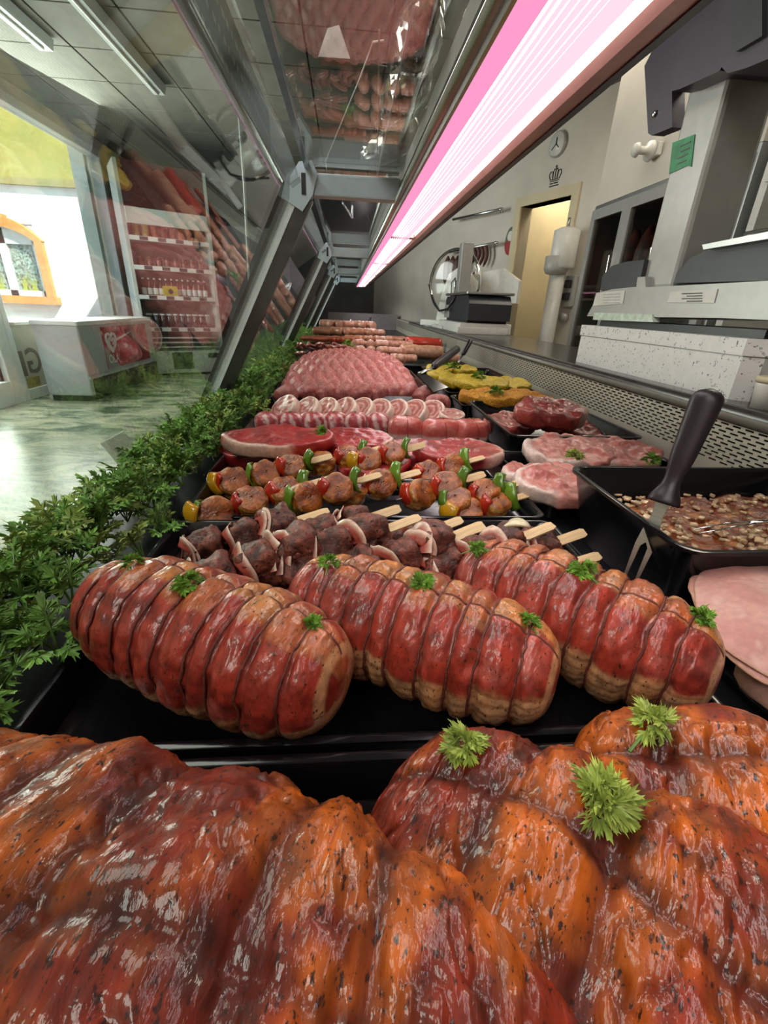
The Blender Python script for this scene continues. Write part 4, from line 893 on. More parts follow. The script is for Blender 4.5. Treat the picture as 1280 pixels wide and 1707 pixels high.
for k, (u, v, z, a, b, rz, lab, a0) in enumerate(((915, 690, -.262, .105, .078, .2, 'thick beef slice with bone on top of the beef tray', .3), (850, 707, -.315, .10, .07, .5, 'beef slice at the lower left of the beef tray', 1.2), (960, 712, -.318, .11, .075, -.3, 'beef slice at the lower right of the beef tray', 5.6))):
    put(slab_mesh(outline(a, b, 740+k*5, .10), .048 if k == 0 else .03, 740+k, c_steak(740+k, base=(.38, .055, .045), dark=(.22, .025, .022), a0=a0), M['rawbeef'], 84, 18, .22), 'beef_slice', gz(u, v, z), (.16, .03, rz), lab, 'beef slice', 'thick beef slices')
def c_gold(c1, c2):
    def f(P, n, E, T): return mix(c1, c2, sst(-.3, .3, n))
    return f
for k, (u, v, z, a, b, rz, lab) in enumerate(((786, 663, -.295, .052, .040, .2, 'leftmost golden breaded cutlet'), (810, 657, -.29, .05, .036, .1, 'golden breaded cutlet at the back of its tray'), (838, 664, -.275, .095, .042, .18, 'long golden breaded cutlet in the middle of its tray'), (872, 662, -.292, .06, .045, -.2, 'golden breaded cutlet at the right of its tray'), (893, 670, -.30, .055, .04, -.3, 'rightmost golden breaded cutlet near the beef tray'))):
    put(slab_mesh(outline(a, b, 760+k*5, .10), .034, 760+k, c_gold((.72, .34, .024), (.58, .23, .014)), M['breaded'], 60, 12, .2), 'breaded_cutlet', gz(u, v, z), (.2, 0, rz), lab, 'cutlet', 'golden breaded cutlets')
for k, (u, v, z, a, b, rz, lab) in enumerate(((770, 636, -.285, .10, .07, .2, 'yellow marinated slice at the left of the wide slices'), (805, 640, -.275, .125, .075, .0, 'large yellow marinated slice in the middle of the wide slices'), (843, 641, -.285, .10, .07, -.2, 'yellow marinated slice at the right end of the wide slices'), (733, 618, -.285, .065, .06, .2, 'small yellow piece nearest the spatula handle'), (752, 614, -.28, .06, .055, .9, 'small yellow piece beside the spatula handle with parsley above'), (775, 618, -.285, .065, .05, .4, 'small yellow piece in the right half of the back yellow tray'), (735, 628, -.28, .07, .05, 0, 'small yellow piece at the front of the back yellow tray'))):
    put(slab_mesh(outline(a, b, 790+k*5, .12), .032, 790+k, c_gold((.68, .50, .022), (.56, .40, .015)), M['yellowmar'], 60, 12, .2), 'yellow_marinated_slice', gz(u, v, z), (.15, 0, rz), lab, 'meat slice', 'yellow marinated slices')
for u, v, z, sc, lab in ((797, 628, -.25, 2.2, 'parsley sprig on the wide yellow slices'), (758, 612, -.24, 2.4, 'parsley sprig on the small yellow pieces'), (826, 653, -.25, 1.9, 'parsley sprig behind the long golden cutlet'), (742, 607, -.25, 2.0, 'parsley sprig at the back of the yellow pieces')): garnish(0, 0, gz(u, v, z), lab, 0, sc, u)
# deep pan content
def c_pan(P, n, E, T): return mix(mix([.36, .085, .02], [.20, .035, .012], sst(-.2, .3, n)), [.52, .18, .03], sst(.1, .4, fbm(P, 40, 33, 3)))
for k, (x, y, z, a, b, rz, lab) in enumerate(((.50, .60, -.288, .075, .06, .2, 'marinated steak at the left end of the deep pan'), (.58, .545, -.288, .10, .075, -.3, 'marinated steak in the middle of the deep pan under onions'), (.675, .60, -.284, .085, .07, .5, 'reddish marinated steak at the right of the deep pan'), (.57, .625, -.284, .09, .05, .0, 'marinated steak along the back wall of the deep pan'), (.50, .535, -.296, .06, .05, .9, 'small marinated steak in the near left corner of the deep pan'), (.68, .53, -.294, .07, .055, .2, 'marinated steak in the near right corner of the deep pan'))):
    put(slab_mesh(outline(a, b, 820+k*5, .12), .032, 820+k, c_pan, M['beef_marin'], 60, 14, .18), 'marinated_steak', (x, y, z-.012), (rng.uniform(-.08, .08), 0, rz), lab, 'steak', 'marinated steaks in the deep pan')
sauce = MB(); sauce.prism([(p[0], p[1]) for p in rrect(.425, .755, .45, .675, .02, 0)], DZ+.012, -.318, 'z'); tag(sauce.build('marinade', mat('orange_brown_marinade', (.22, .07, .02), .2, var=.3, vscale=30, coat=.5), None), 'oily orange brown marinade pool in the deep pan', 'marinade')
ob = MB(); r2 = random.Random(8)
for k in range(420):
    x, y = r2.uniform(.43, .75), r2.uniform(.455, .67)
    if vn(np.array([x, y, 0]), 14, 2) < -.25: continue
    s = r2.uniform(.003, .0062); Mx = Matrix.Translation((x, y, -.280+r2.uniform(-.004, .006))) @ Matrix.Rotation(r2.uniform(0, 6.3), 4, 'Z') @ Matrix.Rotation(r2.uniform(-.6, .6), 4, 'X'); ob.box(-s, s, -s*.7, s*.7, -.0018, .0018, .0012, Mx)
o = ob.build('chopped_onion', mat('marinated_onion', (.74, .52, .30), .3, var=.25, vscale=60, coat=.5), None, True); o['label'] = 'chopped onion pieces scattered over the marinated steaks'; o['category'] = 'onion'; o['kind'] = 'stuff'
# ham slices
tray(.40, .80, .08, .395, -.335, 'black tray under the pink ham slices at the right edge', group='black trays')
def c_ham(P, n, E, T):
    C = mix([.66, .36, .31], [.58, .27, .235], sst(-.25, .3, n)); v = np.abs(fbm(P, 30, 71, 4)); C = mix(C, [.74, .52, .46], (1-sst(0, .03, v))*.5); return mix(C, [.50, .28, .13], sst(.97, 1.1, E+.02*n)*.6)
M['ham'] = mat('cooked_ham', attr=True, rough=.5, var=.07, vscale=140, bump=.3, bscale=350)
for k in range(4):
    p = gz(1342+k*5, 1008+k*8, -.262-.006*k); put(slab_mesh(outline(.105, .090, 850+k, .10), .004, 850+k, c_ham, M['ham'], 90, 16, .5, sag=2.2), 'ham_slice', (p.x, p.y, p.z), (.10, -.10, .3+.25*k), f'pink ham slice at the right edge, {["topmost", "second", "third", "lowest"][k]} of its stack', 'ham slice', 'pink ham slices')
tag(slab_mesh and put(blob_mesh(.088, .075, .033, 3.4, 870, .04, lambda P, n, d: mix([.6, .32, .27], [.5, .25, .14], sst(-.2, .3, n)), M['ham'], 40, 16), 'ham_block', (.49, .285, -.322), (0, 0, .3), '', ''), 'ham piece carrying the pink ham slices at the right edge', 'ham')

# ================================================================== utensils
def fork(tip, top, label):
    tip = Vector(tip); top = Vector(top); t = thing('meat_fork', label, 'fork', tip); d = (top-tip); L = d.length; q = d.to_track_quat('Z', 'Y'); t.rotation_mode = 'QUATERNION'; t.rotation_quaternion = q @ Matrix.Rotation(FORK_ROLL, 4, 'Z').to_quaternion()
    h0 = L*.46; n = 40; prof = []
    for i in range(n+1):
        s = i/n; z = h0+(L-h0)*s; w = .0125+.0045*math.exp(-((s-.02)/.09)**2)-.0035*math.exp(-((s-.22)/.12)**2)+.0035*sst(.3, .95, s)
        if s > .9: w *= math.sqrt(max(.02, 1-((s-.9)/.1)**2))
        prof.append((float(w), z))
    mb = MB(); vs = []; m = 14
    for w, z in prof:
        for j in range(m): a = 2*PI*j/m; vs.append((w*1.15*math.cos(a), w*.8*math.sin(a), z))
    mb.add(vs, [(i*m+j, i*m+(j+1) % m, (i+1)*m+(j+1) % m, (i+1)*m+j) for i in range(n) for j in range(m)]+[tuple(range(m-1, -1, -1)), tuple(range(n*m, (n+1)*m))]); mb.build('handle', M['handle'], t, True)
    a, b = L*.24, h0+.004
    MB().prism([(-.0115, a), (-.004, a+.0), (0, a+.006), (.004, a), (.0115, a), (.010, a+.02), (.0065, (a+b)/2+.01), (.0085, b), (-.0085, b), (-.0065, (a+b)/2+.01), (-.010, a+.02)], -.0012, .0012, 'y').build('shank', M['steel'], t)
    for s in (-1, 1): MB().prism([(s*.0115, a), (s*.0045, a), (s*.0058, .01), (s*.0072, 0), (s*.0088, .01)], -.0011, .0011, 'y').build('tine', M['steel'], t)
    return t
M['handle'] = mat('dark_aubergine_handle', (.022, .014, .020), .36, var=.1, bump=.06, bscale=500)
FORK_ROLL = math.radians(0)
ft = gz(1042, 985, -.335); fork(ft, gy(1186, 648, .52), 'two pronged meat fork with a dark handle standing behind the right roast')
s2 = thing('serving_fork', 'thin steel fork lying on the onions in the deep pan', 'fork', (0, 0, 0)); a = gz(1160, 886, -.275); b = gz(1280, 872, -.262); b2 = a+(b-a)*1.6; d = (b-a).normalized(); sd = Vector((-d.y, d.x, 0))
for s in (-1, 1): MB().tube([a+sd*s*.006, a+d*.05+sd*s*.006+Vector((0, 0, .004)), a+d*.085+sd*s*.002+Vector((0, 0, .004))], [.0008, .0014, .0018], 6).build('tine', M['chrome'], s2, True)
MB().tube([a+d*.08+Vector((0, 0, .004)), b2], .003, 8).build('shank', M['chrome'], s2, True)
def hand(p, q, r): return [p+(q-p)*t for t in (0, .05, .3, .7, .95, 1)], [r*.6, r*.9, r, r*1.05, r, r*.6]
sp = thing('spatula', 'steel spatula with a black handle between the mince and the yellow pieces', 'spatula', (0, 0, 0)); a = gz(722, 612, -.215); b = gz(763, 581, -.165); P_, R_ = hand(a, b, .017); MB().tube(P_, R_, 10).build('handle', M['handle'], sp, True)
c1 = gz(700, 622, -.235); MB().tube([a, (a+c1)/2, c1], [.008, .010, .014], 8, flat=.3).build('shank', M['steel'], sp, True)
e1 = gz(735, 650, -.285); nrm = Vector((.3, -.5, .8)); v1 = (e1-c1); sdv = v1.cross(nrm).normalized()*.045; up_ = v1.cross(sdv).normalized()*.0015
mesh('blade', [c1-sdv*.4+up_, c1+sdv*.4+up_, e1+sdv+up_, e1-sdv+up_, c1-sdv*.4-up_, c1+sdv*.4-up_, e1+sdv-up_, e1-sdv-up_], [(0, 1, 2, 3), (7, 6, 5, 4), (0, 4, 5, 1), (1, 5, 6, 2), (2, 6, 7, 3), (3, 7, 4, 0)], M['darkmetal'], sp, False)
kn = thing('knife', 'black handled knife leaning against the perforated panel', 'knife', (0, 0, 0)); a = gz(771, 592, -.24); b = gz(785, 567, -.16); P_, R_ = hand(a, b, .014); MB().tube(P_, R_, 8).build('handle', M['handle'], kn, True); c1 = a+(a-b)*.9; MB().tube([a, c1], [.010, .004], 6, flat=.2).build('blade', M['steel'], kn, True)
for (u0, v0, u1, v1, m, lab) in ((574, 548, 585, 533, 'chrome', 'left of two steel tongs handles standing in the far sausages'), (586, 548, 586, 534, 'chrome', 'right of two steel tongs handles standing in the far sausages'), (612, 545, 618, 529, 'handle', 'short black handle standing in the far sausages')):
    tn = thing('tongs', lab, 'utensil', (0, 0, 0)); a = gz(u0, v0, -.25); b = gy(u1, v1, a.y+.05); P_, R_ = hand(a-(b-a)*.3, b, .014); MB().tube(P_, R_, 6).build('handle', M[m], tn, True)
# ================================================================== rear worktop equipment
CT = PT+.004
def poly_x(pts, x, x1, name, m, parent, smooth=False):      # outline in the y-z plane given by photo pixels on the plane x, extruded to x1
    q = [gx(u, v, x) for u, v in pts]; q = [(p.y, p.z) for p in q]
    if sum(q[i][0]*q[(i+1) % len(q)][1]-q[(i+1) % len(q)][0]*q[i][1] for i in range(len(q))) < 0: q = q[::-1]
    return MB().prism(q, x, x1, 'x').build(name, m, parent, smooth)
M['granite'] = mat('white_speckled_board', (.74, .74, .72), .4, var=.03, specks=[((.10, .10, .11), 95, .635, .665), ((.38, .38, .38), 60, .62, .66)])
bx = thing('speckled_riser', 'white speckled plastic box on the worktop under the near scale', 'box', (.93, 1.04, CT))
MB().prism([(0, 0), (.03, -.03), (.34, -.03), (.36, 0), (.36, .80), (0, .80)], .0, .098, 'z').build('body', M['granite'], bx)
MB().prism([(-.004, .0), (.028, -.035), (.345, -.035), (.365, 0), (.365, .805), (-.004, .805)], .101, .138, 'z').build('lid', M['granite'], bx)
MB().prism([(.003, .003), (.03, -.027), (.34, -.027), (.355, .003), (.355, .79), (.003, .79)], .098, .101, 'z').build('seam', M['silver_plastic'], bx)
sc = thing('shop_scale', 'large silver and anthracite shop scale on the speckled riser', 'scale', (0, 0, 0))
X0 = .945
MB().box(X0+.03, X0+.27, 1.05, 1.80, CT+.138, CT+.158).build('base_plate', M['black_rubber'], sc)
poly_x([(978, 527), (1000, 487), (1020, 482), (1060, 478), (1063, 462), (1075, 461), (1076, 479), (1280, 468), (1340, 466), (1340, 536), (1200, 530)], X0, X0+.28, 'body', M['silver_plastic'], sc)
poly_x([(1000, 484), (1004, 460), (1020, 443), (1045, 436), (1074, 433), (1068, 462), (1058, 478)], X0+.005, X0+.27, 'rear_cover', M['grey_plastic'], sc)
poly_x([(1122, 472), (1128, 455), (1150, 430), (1180, 416), (1280, 402), (1340, 398), (1340, 466)], X0+.005, X0+.27, 'front_cover', M['grey_plastic'], sc)
poly_x([(1170, 408), (1280, 386), (1340, 376), (1340, 388), (1172, 416)], X0-.02, X0+.29, 'weighing_plate', M['steel'], sc)
poly_x([(988, 533), (1088, 537), (1087, 524), (990, 521)], X0-.004, X0+.02, 'display_strip', mat('pale_green_strip', (.62, .74, .62), .4, var=.15, vscale=60), sc)
# column: square tube
a = gx(1066, 480, X0+.02); b = gx(1121, 476, X0+.02); c = gx(1139, 100, X0+.02)
yc1, yc0 = a.y, b.y
MB().box(X0+.02, X0+.16, yc0, yc1, a.z-.005, .70, .012).build('column', M['silver_plastic'], sc)
def on_col(u, v, x=X0+.018): p = gx(u, v, x); return (p.y, p.z)
MB().prism([on_col(1121, 238), on_col(1158, 224), on_col(1152, 278), on_col(1146, 276), on_col(1115, 290)], X0+.0195, X0+.0175, 'x').build('green_sticker', mat('green_sticker', (.03, .26, .10), .5, var=.2, vscale=40), sc)
for k in range(4):
    z0 = on_col(1135, 245+k*9)[1]; y0 = on_col(1150, 245)[0]; MB().box(X0+.0165, X0+.0175, y0, y0+.045-.008*(k % 2), z0, z0+.003).build('sticker_line', M['grey_plastic'], sc)
MB().prism([on_col(1118, 487, X0-.002), on_col(1196, 482, X0-.002), on_col(1190, 505, X0-.002), on_col(1112, 504, X0-.002)], X0-.0025, X0-.0005, 'x').build('rating_label', M['white_plastic'], sc)
for k in range(4): y0, z0 = on_col(1180, 487+k*4.5, X0-.003); MB().box(X0-.0035, X0-.0025, y0+.02, y0+.10-.02*(k % 2), z0-.003, z0-.0005).build('label_line', M['grey_plastic'], sc)
MB().prism([on_col(994, 488, X0-.002), on_col(1042, 484, X0-.002), on_col(1038, 506, X0-.002), on_col(988, 510, X0-.002)], X0-.0025, X0-.0005, 'x').build('rating_label', M['white_plastic'], sc)
for k in range(4): y0, z0 = on_col(1036, 489+k*5, X0-.003); MB().box(X0-.0035, X0-.0025, y0+.01, y0+.12, z0-.0025, z0-.0005).build('label_line', M['silver_plastic'], sc)
# display head
HX = X0-.06
poly_x([(1074, 110), (1080, 222), (1086, 226), (1120, 212), (1120, 148), (1136, 134), (1240, 96), (1300, 70), (1300, -60), (1150, -40), (1120, 20)], HX+.06, HX+.10, 'head_plate', M['lilac_plastic'], sc)
poly_x([(1118, 100), (1118, 152), (1134, 148), (1200, 118), (1210, 90), (1200, 20), (1150, 40)], HX+.02, HX+.2, 'head_shell', M['lilac_plastic'], sc)
poly_x([(1200, 20), (1196, 105), (1212, 122), (1242, 114), (1300, 90), (1300, -80), (1212, -60)], HX, HX+.22, 'head_shell', M['lilac_plastic'], sc)
poly_x([(1222, 10), (1218, 70), (1226, 86), (1270, 60), (1270, -40), (1228, -40)], HX-.012, HX+.02, 'head_panel', M['grey_plastic'], sc)
p = gx(1091, 190, HX+.058); MB().lathe([(.009, 0), (.009, .004), (.005, .006)], 12, Matrix.Translation(p) @ Matrix.Rotation(-PI/2, 4, 'Y')).build('screw', M['chrome'], sc, True)
# small tub beside the riser
tb = thing('lidded_tub', 'small white tub with a tan lid beside the speckled riser', 'tub', (.93, .93, CT)); MB().lathe([(.03, 0), (.035, .05), (.035, .055)], 20).build('body', M['white_plastic'], tb, True); MB().lathe([(.037, .055), (.037, .066), (.03, .068)], 20).build('lid', M['cream'], tb, True)

# cutting boards, second scale, slicer
def on_ct(u, v): return gz(u, v, CT)
def board(name, u0, v0, u1, v1, dx, h, lab, z=CT, m='white_plastic'):
    a = gz(u0, v0, z); b = gz(u1, v1, z); y0, y1 = min(a.y, b.y), min(max(a.y, b.y), 3.74); x = min(a.x, b.x)
    return tag(MB().box(0, dx, 0, y1-y0, 0, h, .008).build(name, M[m], None, .5, (max(x, PX+.02), y0, z)), lab, 'cutting board')
board('cutting_board', 752, 556, 885, 556, .40, .05, 'near white cutting board on the worktop in front of the dark scale')
tag(MB().box(0, .42, 0, .9, 0, .08, .01).build('cutting_board', M['white_plastic'], None, .5, (.90, 3.78, CT)), 'white board under the dark scale behind the near cutting board', 'cutting board')
s2_ = thing('counter_scale', 'second shop scale, dark box with a steel weighing plate', 'scale', (.93, 3.76, CT+.08))
MB().prism([(0, .02), (.0, .14), (.06, .2), (.86, .2), (.90, .17), (.90, .02)], .02, .36, 'x').build('body', M['grey_plastic'], s2_)
MB().box(.01, .03, .70, .895, .02, .13, .01).build('side_cover', M['silver_plastic'], s2_)
MB().box(0, .38, .02, .84, .205, .225, .006).build('weighing_plate', M['steel'], s2_)
MB().tube([(.05, .84, .2), (.05, .86, .32), (.05, .72, .35), (.05, .70, .225)], .006, 6).build('wire_guard', M['chrome'], s2_, True)
MB().box(.03, .35, .05, .85, 0, .02).build('foot_plate', M['black_rubber'], s2_)
MB().box(.06, .16, .60, .72, .2, .62, .008).build('column', M['silver_plastic'], s2_)
sl = thing('meat_slicer', 'white meat slicer with a round clear blade guard', 'slicer', (1.12, 5.0, CT), .75)
MB().box(0, .42, -.35, .45, 0, .06, .01).build('base', M['white_plastic'], sl)
MB().prism([(-.25, .06), (.28, .06), (.24, .28), (.16, .50), (.05, .56), (-.10, .45), (-.22, .2)], .06, .22, 'x').build('motor_housing', M['white_plastic'], sl)
MB().prism([(-.55, .25), (.0, .25), (.05, .50), (-.35, .56), (-.55, .45)], .24, .30, 'x').build('carriage_plate', M['white_plastic'], sl)
Mx = Matrix.Translation((.05, .08, .42)) @ Matrix.Rotation(-PI/2, 4, 'Y')
MB().lathe([(.30, -.03), (.31, .0), (.27, .04), (.2, .06), (.02, .07)], 40, Mx, False).build('blade_guard', M['clear_plastic'], sl, True)
MB().lathe([(.30, -.032), (.315, -.02), (.315, .0), (.30, .01)], 40, Mx, False).build('guard_ring', M['chrome'], sl, True)
MB().lathe([(.05, .055), (.05, .09), (.02, .095)], 16, Matrix.Translation((.05, -.04, .40)) @ Matrix.Rotation(-PI/2, 4, 'Y')).build('knob', M['black_rubber'], sl, True)
cb = [(.93, 5.6, .24), (.92, 5.2, .08), (.91, 4.75, -.02), (.92, 4.4, .0), (.95, 4.25, .1)]
tag(MB().tube(cb, .010, 6).build('cable', M['black_rubber'], None, True), 'black cable drooping between slicer and dark scale', 'cable')
tag(MB().box(0, .35, 0, .55, 0, .03, .006).build('cutting_board', M['white_plastic'], None, .5, (.89, 4.45, CT)), 'thin white board beside the slicer', 'cutting board')

# things on the kitchen wall
def rail(u0, v0, u1, v1, lab):
    a = kwall_at(u0, v0, .10); b = kwall_at(u1, v1, .10); t = thing('hook_rail', lab, 'rail', (0, 0, 0)); MB().tube([a, b], .016, 8).build('bar', M['steel'], t, True)
    for q in (.12, .88):
        p = a+(b-a)*q; MB().tube([p, p-wn*.10], .012, 6).build('bracket', M['steel'], t, True); MB().lathe([(.03, -.01), (.03, .0)], 10, Matrix.Translation(p-wn*.095)).build('rose', M['steel'], t, True)
    MB().lathe([(.024, -.015), (.024, .015)], 10, Matrix.Translation(b)).build('end_knob', M['steel'], t, True); return a, b
rail(755, 366, 835, 349, 'upper steel hook rail on the kitchen wall')
a, b = rail(745, 421, 827, 405, 'lower steel hook rail carrying dried sausages')
M['darksaus'] = mat('dried_sausage', (.10, .022, .016), .5, var=.25, vscale=30)
for k in range(7):
    p = a+(b-a)*(.36+.075*k); r = random.Random(k); L = r.uniform(.16, .26); pts = [p+Vector((0, 0, .01))+wd*.03*math.sin(PI*i/8)*0+Vector((0, 0, -L*i/8))+wd*(.05*math.sin(PI*i/8)) for i in range(9)]
    tag(MB().tube(pts, [.006, .018, .02, .022, .022, .022, .02, .016, .006], 7).build('hanging_sausage', M['darksaus'], None, True), f'dark dried sausage hanging from the lower rail, {ORD[k]} from its far end', 'sausage', 'hanging dried sausages')
for k in range(4):
    p = a+(b-a)*(.34+.10*k)+Vector((0, 0, -.27)); L = (.22, .3, .26, .45)[k]; pts = [p+Vector((0, 0, -L*i/8))+wd*(.04*math.sin(PI*i/8+k)) for i in range(9)]
    tag(MB().tube(pts, [.006, .018, .022, .024, .024, .024, .022, .018, .006], 7).build('hanging_sausage', M['darksaus'], None, True), f'lower dried sausage tied under the rail, {ORD[k]} from its far end', 'sausage', 'hanging dried sausages')
for k in range(4):
    p = kwall_at(745+k*8, 452, .12); pts = [p+Vector((0, 0, .18-.36*i/6)) for i in range(7)]
    tag(MB().tube(pts, [.01, .04, .05, .05, .05, .04, .01], 8).build('dark_salami', M['darksaus'], None, True), f'dark thick salami hanging behind the slicer, {ORD[k]} from the far end', 'salami', 'hanging thick salamis')
def plaque(name, u, v, ru, rv, m, lab, cat, th=.012, n=28):
    c = kwall_at(u, v); ex = (kwall_at(u+ru, v)-kwall_at(u-ru, v)).length/2; ez = (kwall_at(u, v+rv)-kwall_at(u, v-rv)).length/2
    M4 = Matrix(((wd.x, 0, wn.x, c.x), (wd.y, 0, wn.y, c.y), (0, 1, 0, c.z), (0, 0, 0, 1)))
    return c, ex, ez, M4
c, ex, ez, M4 = plaque('wall_clock', 932, 241, 13, 24, None, '', '')
ck = thing('wall_clock', 'round pale wall clock above the crown emblem', 'clock', c); ck.matrix_world = M4; R = .105
MB().lathe([(R, 0), (R, .03), (R*.93, .035)], 32).build('case', M['silver_plastic'], ck, True); MB().lathe([(R*.92, .034), (R*.91, .037)], 32).build('dial', M['white_plastic'], ck, True)
MB().box(-.006, .006, -.01, R*.5, .038, .041).build('hand', M['black_rubber'], ck); MB().box(-.004, .004, -.01, R*.62, .038, .041, M=Matrix.Rotation(2.2, 4, 'Z')).build('hand', M['black_rubber'], ck); MB().box(-.004, .004, -.01, R*.5, .038, .041, M=Matrix.Rotation(-2.3, 4, 'Z')).build('hand', M['black_rubber'], ck)
c, ex, ez, M4 = plaque('', 926, 292, 9, 12, None, '', '')
cr = thing('crown_emblem', 'small black outline crown painted on the wall above the doorway', 'emblem', c); cr.matrix_world = M4 @ Matrix.Diagonal((.55, .55, 1, 1)); w = .16; h = .15
def strokes(parent, name, paths, r=.006, m=None):
    for P_ in paths: MB().tube([(x, y, .004) for x, y in P_], r, 5).build(name, m or M['black_rubber'], parent)
strokes(cr, 'stroke', [[(-.11, -.06), (.11, -.06)], [(-.11, -.085), (.11, -.085)], [(-.11, -.06), (-.15, .02), (-.12, .07), (-.07, .06), (-.05, -.05)], [(.11, -.06), (.15, .02), (.12, .07), (.07, .06), (.05, -.05)], [(-.05, -.05), (-.06, .06), (-.03, .1), (0, .08), (.03, .1), (.06, .06), (.05, -.05)], [(0, -.05), (0, .08)], [(0, .1), (0, .15)], [(-.02, .13), (.02, .13)]])
strokes(cr, 'stroke', [[(-.10, -.12), (-.03, -.12)], [(0, -.12), (.09, -.12)], [(-.11, -.16), (.11, -.16)]], .008)
c, ex, ez, M4 = plaque('', 851, 402, 6, 16, None, '', '')
sg = thing('oval_sign', 'small oval green and red sign beside the doorway', 'sign', c); sg.matrix_world = M4
def oval(rx, ry, z0, z1, y=0, n=28, half=None):
    pts = [(rx*math.cos(2*PI*i/n), y+ry*math.sin(2*PI*i/n)) for i in range(n)]
    if half == 'low': pts = [p for p in pts if p[1] <= .001]
    return MB().prism(pts, z0, z1, 'z')
oval(.085, .14, 0, .01).build('plate', mat('sign_green', (.10, .16, .09), .5), sg); oval(.085, .14, .01, .014, half='low').build('lower_half', mat('sign_red', (.35, .03, .03), .5), sg); oval(.045, .05, .014, .018, .05).build('emblem_disc', M['white_plastic'], sg); strokes(sg, 'stroke', [[(-.02, .04), (0, .07), (.02, .04), (-.02, .04)]], .005)
# water boiler with its pipe beside the doorway
p = kwall_at(940, 418, .17); bo = thing('water_boiler', 'white wall boiler with a thick white pipe beside the doorway', 'boiler', (p.x, p.y, p.z))
rr_ = .12; MB().lathe([(.02, .20), (.07, .19), (rr_, .165), (rr_, -.14), (.10, -.16)], 28).build('tank', M['white_plastic'], bo, True)
MB().lathe([(rr_*.98, -.05), (rr_*.98, -.16), (rr_*.8, -.20), (.05, -.21)], 28, Matrix.Translation(wn*.03-wd*.03)).build('lower_cap', mat('grey_cap', (.42, .41, .38), .4, var=.03), bo, True)
MB().tube([(-wd*.03)+Vector((0, 0, -.2)), (-wd*.03)+Vector((0, 0, FZ-p.z))], .075, 16).build('pipe', M['white_plastic'], bo, True); MB().tube([(0, 0, .2), (0, 0, .27)], .012, 6).build('nipple', M['steel'], bo, True)
c = kwall_at(950, 486, .03); sw = thing('wall_switch', 'small grey switch box with black buttons under the boiler', 'switch', c); M4 = Matrix(((wd.x, 0, wn.x, c.x), (wd.y, 0, wn.y, c.y), (0, 1, 0, c.z), (0, 0, 0, 1))); sw.matrix_world = M4
MB().box(-.06, .06, -.14, .14, -.02, .03, .008).build('box', M['silver_plastic'], sw); MB().box(-.035, .035, .03, .10, .03, .06, .006).build('button', M['black_rubber'], sw); MB().box(-.035, .035, -.08, -.01, .03, .06, .006).build('button', M['black_rubber'], sw); MB().lathe([(.045, .0), (.045, .05)], 14, Matrix.Translation((0, -.24, 0))).build('socket', M['silver_plastic'], sw, True)
# glass fronted cold cabinet
FX = 1.72
fr = thing('cold_cabinet', 'tall steel cold cabinet with dark glass doors at the right', 'fridge', (FX, 2.2, FZ)); a = gx(993, 345, FX); b = gx(955, 540, FX); FY1 = a.y; FT = a.z-FZ
MB().box(0, .6, 0, .03, 0, FT, 0).box(0, .6, FY1-2.2-.03, FY1-2.2, 0, FT).box(.57, .6, .03, FY1-2.23, 0, FT).box(0, .57, .03, FY1-2.23, FT-.06, FT).box(0, .57, .03, FY1-2.23, 0, .3).build('carcass', M['steel'], fr)
nd = 3; dw = (FY1-2.26)/nd
for k in range(nd):
    y0 = .03+k*dw; MB().box(-.03, 0, y0, y0+.05, .3, FT-.03).box(-.03, 0, y0+dw-.05, y0+dw, .3, FT-.03).box(-.03, 0, y0+.05, y0+dw-.05, .3, .36).box(-.03, 0, y0+.05, y0+dw-.05, FT-.09, FT-.03).build('door_frame', M['silver_plastic'], fr)
    MB().box(-.02, -.012, y0+.05, y0+dw-.05, .36, FT-.09).build('door_glass', glassmat('cabinet_glass', (.8, .8, .76), .06), fr); MB().tube([(-.045, y0+.06, 1.0), (-.045, y0+.06, 1.35)], .01, 8).build('handle', M['chrome'], fr, True)
for z in (.75, 1.1): MB().box(.05, .55, .04, FY1-2.24, z, z+.015).build('shelf', M['darkmetal'], fr)
for k in range(9):
    r = random.Random(k+60); y = 2.35+k*.17
    if y > FY1-.12: break
    pts = [Vector((FX+.22, y, FZ+FT-.15-.45*i/7)) for i in range(8)]
    tag(MB().tube(pts, [.02, .05, .065, .07, .07, .065, .05, .02], 9).build('hanging_ham', mat('air_dried_ham', (.22, .05, .04), .5, var=.5, vscale=14), None, True), f'reddish dried ham hanging in the dark cold cabinet, {ORD[k]} from the near end', 'ham', 'hams in the cold cabinet')
hb = MB().box(FX+.0, FX+.6, 2.2, FY1, FZ+FT+.002, CZ-.002).build('upper_panel', M['wall']); struct(hb, 'cream panel above the cold cabinet'); hb.name = 'wall_panel'
p = gx(1085, 252, FX-.03); hk = thing('coat_hook', 'pale plastic hook on the panel above the cold cabinet', 'hook', p); MB().lathe([(.05, -.0), (.045, .02), (.02, .03), (.018, .07), (.035, .08), (.03, .10), (.005, .105)], 16, Matrix.Rotation(-PI/2, 4, 'Y')).build('knob', M['white_plastic'], hk, True); MB().box(0, .03, -.06, .04, -.03, .03, .006).build('plate', M['white_plastic'], hk)
